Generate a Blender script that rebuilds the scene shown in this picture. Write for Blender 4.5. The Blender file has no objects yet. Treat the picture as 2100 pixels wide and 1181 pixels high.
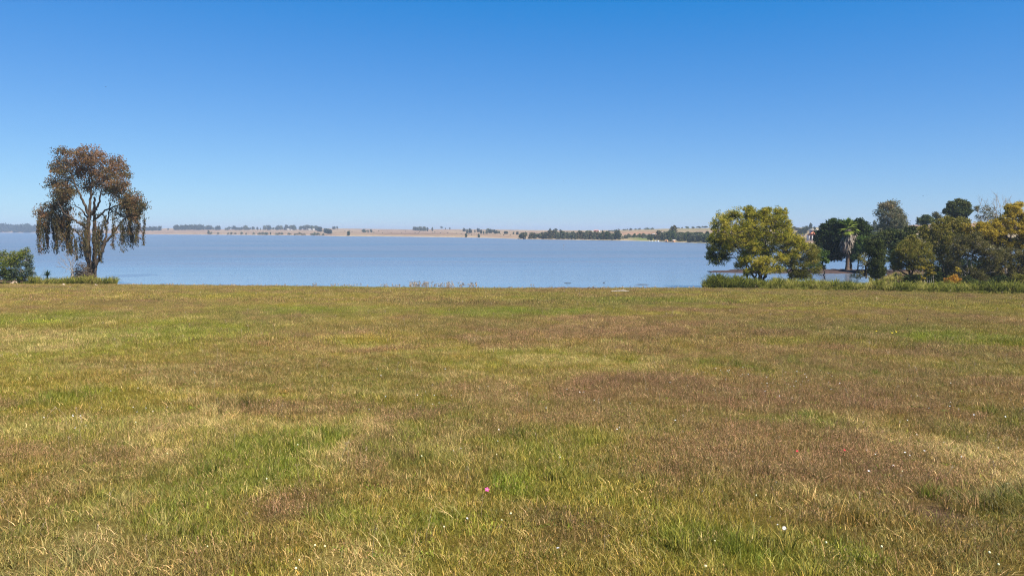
import bpy, math, random
import numpy as np
from mathutils import Vector, Matrix
R = math.radians
rng = np.random.default_rng(7)
random.seed(7)
scene = bpy.context.scene
C = scene.collection

# ------------------------------------------------------------------ camera
EYE = 7.9                    # eye height above the lake
FPX = 1586.0                 # focal length in pixels of the 2100 wide frame
PITCH = math.atan(118.5 / FPX)
cam_d = bpy.data.cameras.new('camera')
cam = bpy.data.objects.new('camera', cam_d); C.objects.link(cam)
cam.location = (0, 0, EYE)
cam.rotation_euler = (R(90) - PITCH, 0, 0)
cam_d.sensor_width = 36.0
cam_d.lens = 36.0 * FPX / 2100.0
cam_d.clip_start = 0.1; cam_d.clip_end = 20000
scene.camera = cam

# ------------------------------------------------------------------ sky, sun, exposure
SUN_AZ, SUN_EL = R(132), R(52)          # azimuth clockwise from the view direction
world = bpy.data.worlds.new('World'); scene.world = world
world.use_nodes = True
wt = world.node_tree; wt.nodes.clear()
sky = wt.nodes.new('ShaderNodeTexSky'); sky.sky_type = 'NISHITA'; sky.sun_disc = False
sky.sun_elevation = SUN_EL; sky.sun_rotation = SUN_AZ
sky.altitude = 1500; sky.air_density = 1.0; sky.dust_density = 0.5; sky.ozone_density = 3.0
# a clearer, deeper blue than the plain sky model gives: a tone curve for each colour channel of the sky
sep = wt.nodes.new('ShaderNodeSeparateColor'); comb = wt.nodes.new('ShaderNodeCombineColor')
wt.links.new(sky.outputs[0], sep.inputs[0])
for _i, (_off, _pow, _mul) in enumerate(((1.28, .785, .60), (0.0, .88, .575), (0.0, .50, 1.68))):
    _prev = sep.outputs[_i]
    for _op, _val in (('SUBTRACT', _off), ('MAXIMUM', .02), ('POWER', _pow), ('MULTIPLY', _mul)):
        _n = wt.nodes.new('ShaderNodeMath'); _n.operation = _op; _n.inputs[1].default_value = _val
        wt.links.new(_prev, _n.inputs[0]); _prev = _n.outputs[0]
    wt.links.new(_prev, comb.inputs[_i])
bg = wt.nodes.new('ShaderNodeBackground'); bg.inputs['Strength'].default_value = 0.10
wo = wt.nodes.new('ShaderNodeOutputWorld')
wt.links.new(comb.outputs[0], bg.inputs[0]); wt.links.new(bg.outputs[0], wo.inputs[0])
sd = bpy.data.lights.new('sun', 'SUN'); sd.energy = 5.0; sd.angle = R(0.53); sd.color = (1.0, 0.94, 0.84)
sun = bpy.data.objects.new('sun', sd); C.objects.link(sun)
sv = Vector((math.sin(SUN_AZ) * math.cos(SUN_EL), math.cos(SUN_AZ) * math.cos(SUN_EL), math.sin(SUN_EL)))
sun.rotation_euler = (-sv).to_track_quat('-Z', 'Y').to_euler()
sun.location = (60, 20, 80)
scene.view_settings.view_transform = 'Standard'; scene.view_settings.look = 'None'
scene.view_settings.exposure = 1.0; scene.view_settings.gamma = 1.0
scene.cycles.max_bounces = 6; scene.cycles.diffuse_bounces = 3; scene.cycles.transmission_bounces = 4
scene.cycles.volume_bounces = 1; scene.cycles.transparent_max_bounces = 8
scene.cycles.use_denoising = True; scene.cycles.denoising_prefilter = 'NONE'
scene.cycles.filter_width = 1.15

# ------------------------------------------------------------------ pixels to places
CT, ST = math.cos(PITCH), math.sin(PITCH)
def ray(u, v):
    r = (u - 1050.0) / FPX; w = (590.5 - v) / FPX
    return np.array([r, CT + w * ST, -ST + w * CT])
def pix(u, v, Y):
    d = ray(u, v); t = Y / d[1]
    return np.array([d[0] * t, Y, EYE + d[2] * t])
def at_z(u, v, z):
    d = ray(u, v); t = (z - EYE) / d[2]
    return np.array([d[0] * t, d[1] * t, z])

# ------------------------------------------------------------------ numpy noise
def vnoise(x, y, seed=0):
    xi = np.floor(x).astype(np.int64); yi = np.floor(y).astype(np.int64)
    xf = x - xi; yf = y - yi
    def h(a, b):
        n = (a * 374761393 + b * 668265263 + seed * 974711) & 0xffffffff
        n = ((n ^ (n >> 13)) * 1274126177) & 0xffffffff
        return ((n ^ (n >> 16)) & 0xffff) / 65535.0
    sx = xf * xf * (3 - 2 * xf); sy = yf * yf * (3 - 2 * yf)
    a = h(xi, yi); b = h(xi + 1, yi); c = h(xi, yi + 1); d = h(xi + 1, yi + 1)
    return (a + (b - a) * sx) * (1 - sy) + (c + (d - c) * sx) * sy
def fbm(x, y, seed=0, o=4):
    s = 0; a = 0.5; n = 0
    for i in range(o):
        s = s + a * vnoise(x * 2 ** i + 17.3 * i, y * 2 ** i - 9.1 * i, seed + i); n += a; a *= 0.55
    return s / n
def sstep(a, b, x):
    t = np.clip((x - a) / (b - a), 0, 1); return t * t * (3 - 2 * t)

# ------------------------------------------------------------------ mesh helpers
def quad_mesh(name, V, F, mats, mat_idx=None, attrs=None, smooth=False):
    me = bpy.data.meshes.new(name)
    V = np.asarray(V, np.float32).reshape(-1, 3); F = np.asarray(F, np.int32).reshape(-1, 4)
    me.vertices.add(len(V)); me.vertices.foreach_set('co', V.ravel())
    me.loops.add(F.size); me.loops.foreach_set('vertex_index', F.ravel())
    me.polygons.add(len(F)); me.polygons.foreach_set('loop_start', np.arange(0, F.size, 4, dtype=np.int32))
    for m in mats: me.materials.append(m)
    if mat_idx is not None: me.polygons.foreach_set('material_index', np.asarray(mat_idx, np.int32))
    if smooth: me.polygons.foreach_set('use_smooth', np.ones(len(F), bool))
    for k, (dom, typ, arr) in (attrs or {}).items():
        a = me.attributes.new(k, typ, dom)
        a.data.foreach_set({'FLOAT': 'value', 'INT': 'value', 'FLOAT_COLOR': 'color', 'FLOAT_VECTOR': 'vector'}[typ], np.asarray(arr).ravel())
    me.update(calc_edges=True); me.validate()
    return me
def link(name, me, parent=None):
    o = bpy.data.objects.new(name, me); C.objects.link(o)
    if parent is not None: o.parent = parent
    return o
def tag(o, label=None, cat=None, group=None, kind=None):
    if label: o['label'] = label
    if cat: o['category'] = cat
    if group: o['group'] = group
    if kind: o['kind'] = kind
    return o
def thing(name, loc, label, cat, group=None):
    o = bpy.data.objects.new(name, None); C.objects.link(o); o.location = loc
    o.empty_display_size = 0.3
    return tag(o, label, cat, group)

class QB:
    """collects quads"""
    def __init__(s): s.V = []; s.F = []; s.M = []; s.T = []; s.n = 0
    def add(s, V, F, m=0, tone=0.5):
        V = np.asarray(V, float).reshape(-1, 3); F = np.asarray(F, int).reshape(-1, 4)
        s.V.append(V); s.F.append(F + s.n); s.n += len(V)
        s.M.append(np.full(len(F), m)); s.T.append(np.broadcast_to(np.asarray(tone, float), (len(F),)))
    def tube(s, P, rad, sides=6, m=0, tone=0.5):
        P = np.asarray(P, float); n = len(P); rad = np.broadcast_to(np.asarray(rad, float), (n,))
        T = np.gradient(P, axis=0); T /= np.linalg.norm(T, axis=1)[:, None] + 1e-9
        up = np.array([0.31, 0.95, 0.05]); 
        A = np.cross(T, up); bad = np.linalg.norm(A, axis=1) < 0.15
        A[bad] = np.cross(T[bad], np.array([1.0, 0, 0])); A /= np.linalg.norm(A, axis=1)[:, None]
        B = np.cross(T, A)
        a = np.linspace(0, 2 * np.pi, sides, endpoint=False)
        V = P[:, None] + rad[:, None, None] * (A[:, None] * np.cos(a)[None, :, None] + B[:, None] * np.sin(a)[None, :, None])
        i = np.arange(n - 1)[:, None] * sides; j = np.arange(sides)[None]
        k = (j + 1) % sides
        F = np.stack([i + j, i + k, i + sides + k, i + sides + j], -1).reshape(-1, 4)
        s.add(V.reshape(-1, 3), F, m, tone)
    def leaves(s, Cn, D, ln, wd, m=0, tone=0.5, seed_n=None):
        """rhombic leaves: centres, long axes, lengths, widths"""
        Cn = np.asarray(Cn, float); N = len(Cn)
        if N == 0: return
        D = D / (np.linalg.norm(D, axis=1)[:, None] + 1e-9)
        S = np.cross(D, rng.normal(size=(N, 3))); S /= np.linalg.norm(S, axis=1)[:, None] + 1e-9
        ln = np.broadcast_to(np.asarray(ln, float), (N,))[:, None]; wd = np.broadcast_to(np.asarray(wd, float), (N,))[:, None]
        V = np.stack([Cn - D * ln / 2, Cn + S * wd / 2 - D * ln * .08, Cn + D * ln / 2, Cn - S * wd / 2 - D * ln * .08], 1)
        s.add(V.reshape(-1, 3), np.arange(4 * N).reshape(-1, 4), m, tone)
    def box(s, c, size, m=0, rz=0.0):
        x, y, z = np.asarray(size, float) / 2
        V = np.array([[-x, -y, -z], [x, -y, -z], [x, y, -z], [-x, y, -z], [-x, -y, z], [x, -y, z], [x, y, z], [-x, y, z]])
        c0, s0 = math.cos(rz), math.sin(rz)
        V = V @ np.array([[c0, s0, 0], [-s0, c0, 0], [0, 0, 1]]) + np.asarray(c, float)
        s.add(V, [[0, 3, 2, 1], [4, 5, 6, 7], [0, 1, 5, 4], [1, 2, 6, 5], [2, 3, 7, 6], [3, 0, 4, 7]], m)
    def mesh(s, name, mats, off=(0, 0, 0), smooth=False):
        V = np.concatenate(s.V) - np.asarray(off, float)
        return quad_mesh(name, V, np.concatenate(s.F), mats, np.concatenate(s.M),
                         {'tone': ('FACE', 'FLOAT', np.concatenate(s.T).astype(np.float32))}, smooth)

# ------------------------------------------------------------------ materials
def lin(h):
    h = h.lstrip('#'); v = [int(h[i:i + 2], 16) / 255 for i in (0, 2, 4)]
    return tuple(((x + .055) / 1.055) ** 2.4 if x > .04045 else x / 12.92 for x in v)
def nmat(name):
    m = bpy.data.materials.new(name); m.use_nodes = True; t = m.node_tree; t.nodes.clear()
    out = t.nodes.new('ShaderNodeOutputMaterial'); return m, t, out
def N(t, typ, **kw):
    n = t.nodes.new('ShaderNode' + typ)
    for k, v in kw.items(): setattr(n, k, v)
    return n
def ramp(t, fac, stops):
    r = N(t, 'ValToRGB'); e = r.color_ramp.elements
    while len(e) < len(stops): e.new(0.5)
    for i, (p, c) in enumerate(stops): e[i].position = p; e[i].color = (*c, 1)
    t.links.new(fac, r.inputs[0]); return r.outputs[0]
def math_n(t, op, a, b=None, c=None):
    n = N(t, 'Math', operation=op)
    for i, x in enumerate((a, b, c)):
        if x is None: continue
        if isinstance(x, (int, float)): n.inputs[i].default_value = x
        else: t.links.new(x, n.inputs[i])
    return n.outputs[0]
def simple(name, col, rough=0.8, noise=0.0, scale=5.0, bump=0.0):
    m, t, out = nmat(name)
    b = N(t, 'BsdfPrincipled'); b.inputs['Roughness'].default_value = rough; b.inputs['Specular IOR Level'].default_value = 0.2
    if noise:
        tc = N(t, 'TexCoord'); nz = N(t, 'TexNoise'); nz.inputs['Scale'].default_value = scale; nz.inputs['Detail'].default_value = 6
        t.links.new(tc.outputs['Object'], nz.inputs['Vector'])
        c = ramp(t, nz.outputs[0], [(0.25, tuple(x * (1 - noise) for x in col)), (0.75, tuple(min(1, x * (1 + noise)) for x in col))])
        t.links.new(c, b.inputs['Base Color'])
        if bump:
            bp = N(t, 'Bump'); bp.inputs['Strength'].default_value = bump; bp.inputs['Distance'].default_value = 0.05
            t.links.new(nz.outputs[0], bp.inputs['Height']); t.links.new(bp.outputs[0], b.inputs['Normal'])
    else: b.inputs['Base Color'].default_value = (*col, 1)
    t.links.new(b.outputs[0], out.inputs[0]); return m
def leafmat(name, stops, trans=0.35, rnd=0.45, gloss=0.10):
    """tone of the spray (face attribute) plus a random shift per leaf, through a ramp of leaf colours"""
    m, t, out = nmat(name)
    at = N(t, 'Attribute', attribute_name='tone'); g = N(t, 'NewGeometry'); oi = N(t, 'ObjectInfo')
    k = math_n(t, 'MULTIPLY_ADD', g.outputs['Random Per Island'], rnd, at.outputs['Fac'])
    k = math_n(t, 'ADD', k, -rnd / 2)
    k = math_n(t, 'MULTIPLY_ADD', oi.outputs['Random'], 0.12, k)
    k = math_n(t, 'ADD', k, -0.06)
    n = len(stops); c = ramp(t, k, [(i / (n - 1), s) for i, s in enumerate(stops)])
    b = N(t, 'BsdfPrincipled'); b.inputs['Roughness'].default_value = 0.6; b.inputs['Specular IOR Level'].default_value = gloss
    t.links.new(c, b.inputs['Base Color'])
    tr = N(t, 'BsdfTranslucent'); t.links.new(c, tr.inputs[0])
    mx = N(t, 'MixShader'); mx.inputs[0].default_value = trans
    t.links.new(b.outputs[0], mx.inputs[1]); t.links.new(tr.outputs[0], mx.inputs[2]); t.links.new(mx.outputs[0], out.inputs[0])
    return m
BARK = simple('bark_brown', (0.068, 0.05, 0.036), 0.9, 0.5, 4, 0.6)
BARK_GREY = simple('bark_grey', (0.22, 0.19, 0.16), 0.9, 0.45, 3, 0.6)
BARK_PALE = simple('bark_pale', (0.36, 0.32, 0.27), 0.9, 0.4, 3, 0.5)
BARK_DARK = simple('bark_dark', (0.04, 0.032, 0.026), 0.9, 0.4, 3, 0.5)
L_EUC = leafmat('leaf_gum', [(.055, .056, .028), (.095, .086, .038), (.155, .112, .042), (.19, .095, .042), (.26, .145, .072)], .38, .4)
L_EUCGREY = leafmat('leaf_gum_grey', [(.05, .055, .022), (.10, .105, .045), (.17, .165, .085), (.20, .14, .06)], .3, .5)
L_WILLOW = leafmat('leaf_willow', [(.065, .09, .010), (.18, .19, .018), (.36, .31, .03), (.48, .39, .055)], .45, .6)
L_OLIVE = leafmat('leaf_olive', [(.05, .055, .009), (.115, .115, .015), (.20, .18, .026), (.30, .24, .05)], .38, .5)
L_GREYOL = leafmat('leaf_grey_olive', [(.05, .048, .014), (.09, .084, .022), (.15, .13, .034), (.20, .165, .055)], .35, .45)
L_DARK = leafmat('leaf_dark', [(.010, .018, .004), (.022, .036, .007), (.042, .064, .012), (.065, .10, .018)], .22, .5)
L_GREEN = leafmat('leaf_green', [(.03, .055, .012), (.055, .09, .018), (.085, .13, .025), (.12, .17, .035)], .35, .5)
L_ROUND = leafmat('leaf_round', [(.018, .03, .008), (.04, .056, .014), (.075, .09, .022), (.11, .115, .028)], .28, .5)
L_YELLOW = leafmat('leaf_yellow', [(.08, .08, .012), (.24, .19, .018), (.40, .29, .026), (.50, .37, .05)], .45, .55)
L_ORANGE = leafmat('leaf_orange', [(.16, .08, .02), (.36, .17, .02), (.55, .27, .025), (.5, .3, .05)], .4, .5)
L_SHRUB = leafmat('leaf_shrub', [(.04, .065, .02), (.09, .12, .024), (.18, .195, .022), (.27, .25, .03)], .38, .5)
L_ACACIA = leafmat('leaf_acacia', [(.03, .05, .032), (.07, .10, .062), (.12, .15, .09), (.16, .18, .09)], .3, .6)
L_DEAD = leafmat('leaf_dead', [(.12, .08, .05), (.22, .15, .09), (.34, .25, .15), (.44, .34, .22)], .2, .5)
L_AGAVE = leafmat('leaf_agave', [(.012, .028, .014), (.02, .045, .02), (.04, .07, .03), (.06, .09, .04)], .1, .5)
L_REED = leafmat('leaf_reed', [(.055, .07, .010), (.13, .145, .017), (.235, .23, .035), (.36, .30, .09)], .4, .6)
L_PALM = leafmat('leaf_palm', [(.04, .08, .012), (.12, .18, .02), (.25, .31, .04), (.38, .38, .09)], .42, .4)
L_SKIRT = leafmat('leaf_skirt', [(.05, .036, .025), (.13, .10, .075), (.26, .21, .165), (.42, .36, .29)], .15, .9)
L_TWIG = leafmat('twig_dry', [(.08, .055, .035), (.13, .095, .06), (.19, .145, .1), (.25, .2, .14)], .0, .5)

# ------------------------------------------------------------------ the field: shape
EDGE_PX = [(-700, 580.2), (0, 584.2), (250, 585.7), (450, 587.2), (700, 590.2), (880, 592.2), (1050, 593.2), (1450, 592.7), (1560, 594.2), (1700, 597.2), (1850, 600.2), (1950, 602.7), (2100, 606.2), (2800, 618.2)]
BANK = 0.45
_e = np.array([at_z(u, v, BANK) for u, v in EDGE_PX]); ES, EY = _e[:, 0] / _e[:, 1], _e[:, 1]
def s_of(u): return (u - 1050.0) / FPX / 1.0
def edge_y(s): return np.interp(s, ES, EY)
_SW = np.array([(-700, 16), (0, 14), (215, 9), (250, 0.4), (300, 0.0), (1430, 0.0), (1450, 5), (1500, 7.5), (1700, 7.5), (1760, 9), (1790, 22), (1830, 48), (2100, 75), (2800, 75)], float)
def shelf(s): return np.interp(s * FPX + 1050, _SW[:, 0], _SW[:, 1])
def field_z(x, y):
    x = np.asarray(x, float); y = np.asarray(y, float)
    s = x / np.maximum(y, 6.0); ye = edge_y(s); f = np.clip(y / ye, 0, 1)
    z = 6.3 - (6.3 - BANK) * f
    e = y - ye; w = shelf(s)
    z = np.where(e > 0, BANK - 0.10 * sstep(0, 1.0, e) * (w > 1), z)
    z = np.where(e > w, z - 1.9 * sstep(0, 4.0, e - w), z)
    bump = (fbm(x * .45, y * .45, 3, 3) - .5) * 0.10 + (fbm(x * 1.9, y * 1.9, 9, 2) - .5) * 0.05
    return z + bump * sstep(1.0, 6.0, ye + 1 - y)
def ground_at(u, v):
    d = ray(u, v); Y = np.linspace(2.2, 130, 6000); t = Y / d[1]
    zz = EYE + d[2] * t - field_z(d[0] * t, Y)
    k = int(np.argmax(zz < 0)) or len(Y) - 1
    return np.array([d[0] * t[k], Y[k], float(field_z(d[0] * t[k], Y[k]))])

# patches of the meadow seen in the photograph: (u, v, half width, half height in px, kind)
PATCH = [(330, 682, 190, 24, 'g'), (120, 655, 130, 12, 'g'), (600, 640, 150, 10, 'g'), (520, 625, 120, 7, 'y'), (560, 965, 110, 60, 'g'), (640, 935, 70, 30, 'g'), (330, 985, 60, 55, 'g'),
         (500, 1060, 60, 50, 'g'), (980, 893, 60, 25, 'y'), (1190, 985, 70, 30, 'g'), (950, 905, 50, 30, 'g'), (1240, 1000, 45, 20, 'g'), (100, 692, 150, 12, 's'),
         (110, 712, 60, 10, 's'), (250, 950, 60, 40, 's'), (300, 890, 90, 25, 's'), (150, 1110, 140, 50, 's'), (820, 900, 60, 40, 's'), (1080, 640, 150, 8, 'g'),
         (1300, 620, 150, 8, 'g'), (1000, 640, 80, 6, 'g'), (1170, 800, 40, 8, 'r'), (900, 870, 60, 60, 'r'), (1250, 680, 200, 16, 'r'), (1000, 625, 140, 6, 'b'),
         (950, 660, 160, 10, 'b'), (560, 655, 120, 9, 'b'), (200, 625, 140, 6, 'b'), (100, 592, 200, 5, 'b'), (450, 745, 180, 25, 'b'), (1750, 665, 250, 9, 'b'),
         (1640, 790, 100, 20, 'r'), (1900, 690, 160, 18, 'g'), (1750, 620, 250, 10, 'y'), (2000, 630, 140, 14, 'y'), (1490, 750, 30, 12, 'g'), (1680, 748, 30, 14, 'g'),
         (1930, 870, 50, 22, 'g'), (2070, 850, 50, 40, 'g'), (1950, 1010, 130, 35, 'd'), (1830, 970, 50, 12, 'd'), (1560, 860, 60, 20, 'g'), (1550, 1130, 140, 40, 'g'),
         (1830, 1130, 60, 40, 'g'), (1650, 950, 140, 60, 'r'), (1850, 930, 120, 40, 's'), (1700, 820, 200, 25, 'r'), (1300, 790, 200, 25, 'r'), (40, 830, 60, 20, 'g'),
         (395, 843, 35, 8, 'd'), (400, 868, 40, 8, 'd'), (60, 1140, 60, 40, 'd'), (780, 1130, 60, 40, 'g'), (1130, 1120, 120, 60, 'b'), (700, 1080, 80, 60, 'r')]
PAT = []
for (u, v, a, b, k) in PATCH:
    g0 = ground_at(u, v); g1 = ground_at(u + a, v); n0 = ground_at(u, v + b); n1 = ground_at(u, max(v - b, 590))
    PAT.append((g0[0], g0[1], abs(g1[0] - g0[0]), max(.15, (n1[1] - n0[1]) / 2), k))
PAL = {'g': (.165, .205, .022), 'y': (.285, .245, .038), 's': (.53, .40, .17), 'r': (.25, .14, .084), 'b': (.20, .135, .062), 'd': (.075, .10, .016), 'o': (.285, .214, .046)}
PAL = {k: np.array(v) for k, v in PAL.items()}
def meadow(x, y):
    """albedo of the plants growing at x, y and how lush / dry they are"""
    x = np.asarray(x, float); y = np.asarray(y, float)
    wx = x + 1.6 * (fbm(x * .5, y * .5, 21, 3) - .5) * 2; wy = y + 1.6 * (fbm(x * .5, y * .5, 22, 3) - .5) * 2
    n1 = fbm(wx * .13, wy * .13, 31, 4); n2 = fbm(wx * .5, wy * .5, 41, 4); n3 = fbm(wx * 1.7, wy * 1.7, 51, 3); n4 = fbm(wx * .21 + 9, wy * .21, 61, 4)
    wg = sstep(.54, .76, .55 * n1 + .45 * n2) * 1.0 + .5 * sstep(.58, .76, n3)
    wr = sstep(.50, .70, .6 * n4 + .4 * fbm(wx * .8, wy * .8, 71, 3)) * 1.1
    wb = sstep(.48, .66, fbm(wx * .3, wy * .3, 81, 4)) * .9
    ws = sstep(.60, .78, fbm(wx * 1.1, wy * 1.1, 91, 3)) * .6
    w = {'g': wg, 'r': wr, 'b': wb, 's': ws, 'y': .25 + 0 * x, 'o': .8 + 0 * x, 'd': 0 * x}
    for (cx, cy, a, b, k) in PAT:
        q = ((wx - cx) / a) ** 2 + ((wy - cy) / b) ** 2
        w[k] = w[k] + (2.9 if k in 'gd' else 1.8 if k in 'rb' else 1.5) * np.exp(-q * 1.1)
    tot = sum(w.values()) + 1e-6
    col = sum(w[k][..., None] * PAL[k] for k in w) / tot[..., None]
    return col, w['g'] / tot, w['s'] / tot, w['r'] / tot, w['d'] / tot
BARE = [(1640 + 270, 1050, 75, 16), (1235, 1050, 45, 10), (150, 1085, 25, 8)]
BAREG = []
for (u, v, a, b) in BARE:
    g0 = ground_at(u, v); BAREG.append((g0[0], g0[1], abs(ground_at(u + a, v)[0] - g0[0]), (ground_at(u, v - b)[1] - ground_at(u, v + b)[1]) / 2))
def bare(x, y):
    b = 0
    for cx, cy, a, c in BAREG: b = np.maximum(b, np.exp(-(((x - cx) / a) ** 2 + ((y - cy) / c) ** 2) ** 2))
    return b

# ------------------------------------------------------------------ setting: field, lake, far land
def make_field():
    ys = np.concatenate([np.linspace(-40, 0, 12), np.linspace(.6, 26, 70), np.linspace(26.8, 84, 62), np.linspace(84.5, 128, 88), np.linspace(129, 190, 40)])
    ss = np.linspace(-1.0, 1.0, 330)
    Sg, Yg = np.meshgrid(ss, ys); X = Sg * (np.maximum(Yg, 0) + 10)
    Z = field_z(X, Yg)
    col, *_ = meadow(X, Yg)
    b = bare(X, Yg)
    bk = sstep(.3, 1.6, Yg - edge_y(X / np.maximum(Yg, 6)))[..., None]; col = col * (1 - bk) + np.array([.24, .175, .10]) * bk
    col = col * .46 * (1 - b[..., None]) + np.array([.10, .062, .045]) * b[..., None]
    ny, nx = X.shape
    V = np.stack([X, Yg, Z], -1).reshape(-1, 3)
    i = np.arange(ny - 1)[:, None] * nx + np.arange(nx - 1)[None]
    F = np.stack([i, i + 1, i + nx + 1, i + nx], -1).reshape(-1, 4)
    m, t, out = nmat('meadow_soil')
    at = N(t, 'Attribute', attribute_name='tint'); g = N(t, 'NewGeometry')
    nz = N(t, 'TexNoise'); nz.inputs['Scale'].default_value = 14; nz.inputs['Detail'].default_value = 8; nz.inputs['Roughness'].default_value = .7
    t.links.new(g.outputs['Position'], nz.inputs['Vector'])
    mul = N(t, 'Mix', data_type='RGBA', blend_type='MULTIPLY'); mul.inputs[0].default_value = 1
    t.links.new(at.outputs['Color'], mul.inputs['A']); t.links.new(ramp(t, nz.outputs[0], [(.3, (.45, .42, .4)), (.7, (1.35, 1.3, 1.2))]), mul.inputs['B'])
    b_ = N(t, 'BsdfPrincipled'); b_.inputs['Roughness'].default_value = 1; b_.inputs['Specular IOR Level'].default_value = 0
    bp = N(t, 'Bump'); bp.inputs['Strength'].default_value = .8; bp.inputs['Distance'].default_value = .04
    t.links.new(nz.outputs[0], bp.inputs['Height']); t.links.new(bp.outputs[0], b_.inputs['Normal'])
    t.links.new(mul.outputs['Result'], b_.inputs['Base Color']); t.links.new(b_.outputs[0], out.inputs[0])
    c4 = np.concatenate([col.reshape(-1, 3), np.ones((V.shape[0], 1))], 1).astype(np.float32)
    me = quad_mesh('ground', V, F, [m], None, {'tint': ('POINT', 'FLOAT_COLOR', c4)}, True)
    tag(link('ground', me), 'sloping dry meadow ground running down to the lake edge', kind='structure')
make_field()

def make_lake():
    m, t, out = nmat('lake_water')
    g = N(t, 'NewGeometry')
    def noise(sx, sy, detail=4, rough=.55, dist=0):
        mp = N(t, 'Mapping'); mp.inputs['Scale'].default_value = (sx, sy, 1); t.links.new(g.outputs['Position'], mp.inputs['Vector'])
        nz = N(t, 'TexNoise'); nz.inputs['Scale'].default_value = 1; nz.inputs['Detail'].default_value = detail; nz.inputs['Roughness'].default_value = rough; nz.inputs['Distortion'].default_value = dist
        t.links.new(mp.outputs[0], nz.inputs['Vector']); return nz.outputs[0]
    sx = N(t, 'SeparateXYZ'); t.links.new(g.outputs['Position'], sx.inputs[0])
    big = noise(.004, .02, 5); streak = noise(.012, .09, 5, .6); rip = noise(.7, 2.2, 5, .65); chop = noise(.25, .7, 4, .6)
    # wind: calm water under the near bank, ruffled further out
    far = N(t, 'MapRange'); far.inputs[1].default_value = 116; far.inputs[2].default_value = 300; far.clamp = True; t.links.new(sx.outputs[1], far.inputs[0])
    w = math_n(t, 'MULTIPLY_ADD', streak, .55, big); w = math_n(t, 'SUBTRACT', w, .42)
    w = math_n(t, 'MULTIPLY', w, 2.6); w = math_n(t, 'ADD', w, .12)
    wind = math_n(t, 'MULTIPLY', math_n(t, 'MULTIPLY_ADD', far.outputs[0], .80, .08), math_n(t, 'MAXIMUM', math_n(t, 'ADD', w, .50), .08))
    # a cat's-paw of wind right of the gum tree
    cx = at_z(272, 565, 0)
    dx = math_n(t, 'DIVIDE', math_n(t, 'SUBTRACT', sx.outputs[0], float(cx[0])), 4.2); dy = math_n(t, 'DIVIDE', math_n(t, 'SUBTRACT', sx.outputs[1], float(cx[1])), 5.0)
    q = math_n(t, 'ADD', math_n(t, 'MULTIPLY', dx, dx), math_n(t, 'MULTIPLY', dy, dy)); q = math_n(t, 'ADD', q, math_n(t, 'MULTIPLY_ADD', chop, 1.2, -.6))
    paw = N(t, 'MapRange'); paw.inputs[1].default_value = 1.15; paw.inputs[2].default_value = .75; paw.inputs[3].default_value = 0; paw.inputs[4].default_value = .28; t.links.new(q, paw.inputs[0])
    wind = math_n(t, 'ADD', wind, paw.outputs[0])
    wind = math_n(t, 'MINIMUM', wind, 1.0)
    h = math_n(t, 'MULTIPLY_ADD', chop, .8, rip)
    bp = N(t, 'Bump'); bp.inputs['Distance'].default_value = .16
    t.links.new(wind, bp.inputs['Strength']); t.links.new(h, bp.inputs['Height'])
    b = N(t, 'BsdfPrincipled'); b.inputs['IOR'].default_value = 1.33
    t.links.new(ramp(t, big, [(.35, (.095, .142, .19)), (.65, (.132, .160, .20))]), b.inputs['Base Color'])
    t.links.new(math_n(t, 'MULTIPLY_ADD', wind, .30, .06), b.inputs['Roughness'])
    t.links.new(bp.outputs[0], b.inputs['Normal']); t.links.new(b.outputs[0], out.inputs[0])
    xs = np.linspace(-4500, 4500, 40); ys = np.concatenate([np.linspace(60, 400, 18), np.linspace(480, 4600, 24)])
    X, Y = np.meshgrid(xs, ys); V = np.stack([X, Y, 0 * X], -1).reshape(-1, 3); nx = len(xs)
    i = np.arange(len(ys) - 1)[:, None] * nx + np.arange(nx - 1)[None]
    F = np.stack([i, i + 1, i + nx + 1, i + nx], -1).reshape(-1, 4)
    tag(link('lake', quad_mesh('lake', V, F, [m])), 'calm blue lavender lake water', kind='structure')
make_lake()

# far land: shoreline row and crest row along the frame
SH = np.array([(-900, 476.2), (0, 477.2), (230, 478.3), (300, 480.7), (450, 481.5), (640, 483), (690, 484.6), (780, 485), (900, 486.3), (1000, 488), (1070, 490.4), (1250, 493), (1330, 494.5), (1370, 496.5), (1420, 498), (1500, 500), (1700, 505), (1900, 508), (2100, 511), (3000, 516)])
CR = np.array([(-900, 470), (0, 470), (200, 470.5), (300, 471), (345, 468.3), (420, 470.5), (640, 470), (680, 468.5), (760, 469.5), (850, 471), (905, 470), (1000, 470.6), (1090, 472), (1200, 472.5), (1260, 472), (1340, 469.8), (1400, 468.6), (1480, 467.5), (1640, 467), (1760, 464), (1860, 461.5), (1900, 461), (2000, 458), (3000, 455)])
def shore_d(u): return EYE * 1.0 * FPX / (np.interp(u, SH[:, 0], SH[:, 1]) - 472.0) 
def crest_d(u):
    ds = shore_d(u); return ds * np.interp(u, [-900, 250, 700, 1000, 1300, 1700, 2100, 3000], [1.25, 1.35, 1.9, 2.2, 2.2, 1.9, 2.0, 2.0]) + 120
def land_pt(u, t):
    """t: 0 at the shoreline, 1 on the crest"""
    vs = np.interp(u, SH[:, 0], SH[:, 1]); vc = np.interp(u, CR[:, 0], CR[:, 1])
    v = vs + (vc - vs) * t ** .8; Y = shore_d(u) + (crest_d(u) - shore_d(u)) * t ** 1.25
    w = (590.5 - v) / FPX; T = Y / (CT + w * ST)
    return np.stack([(u - 1050) / FPX * T, Y + 0 * T, EYE + (-ST + w * CT) * T], -1)
def land_v(u, v):
    """place on the far land that shows at the pixel u, v"""
    vs = np.interp(u, SH[:, 0], SH[:, 1]); vc = np.interp(u, CR[:, 0], CR[:, 1])
    return land_pt(float(u), float(np.clip((v - vs) / (vc - vs), 0.005, 1)) ** 1.25)
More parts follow.
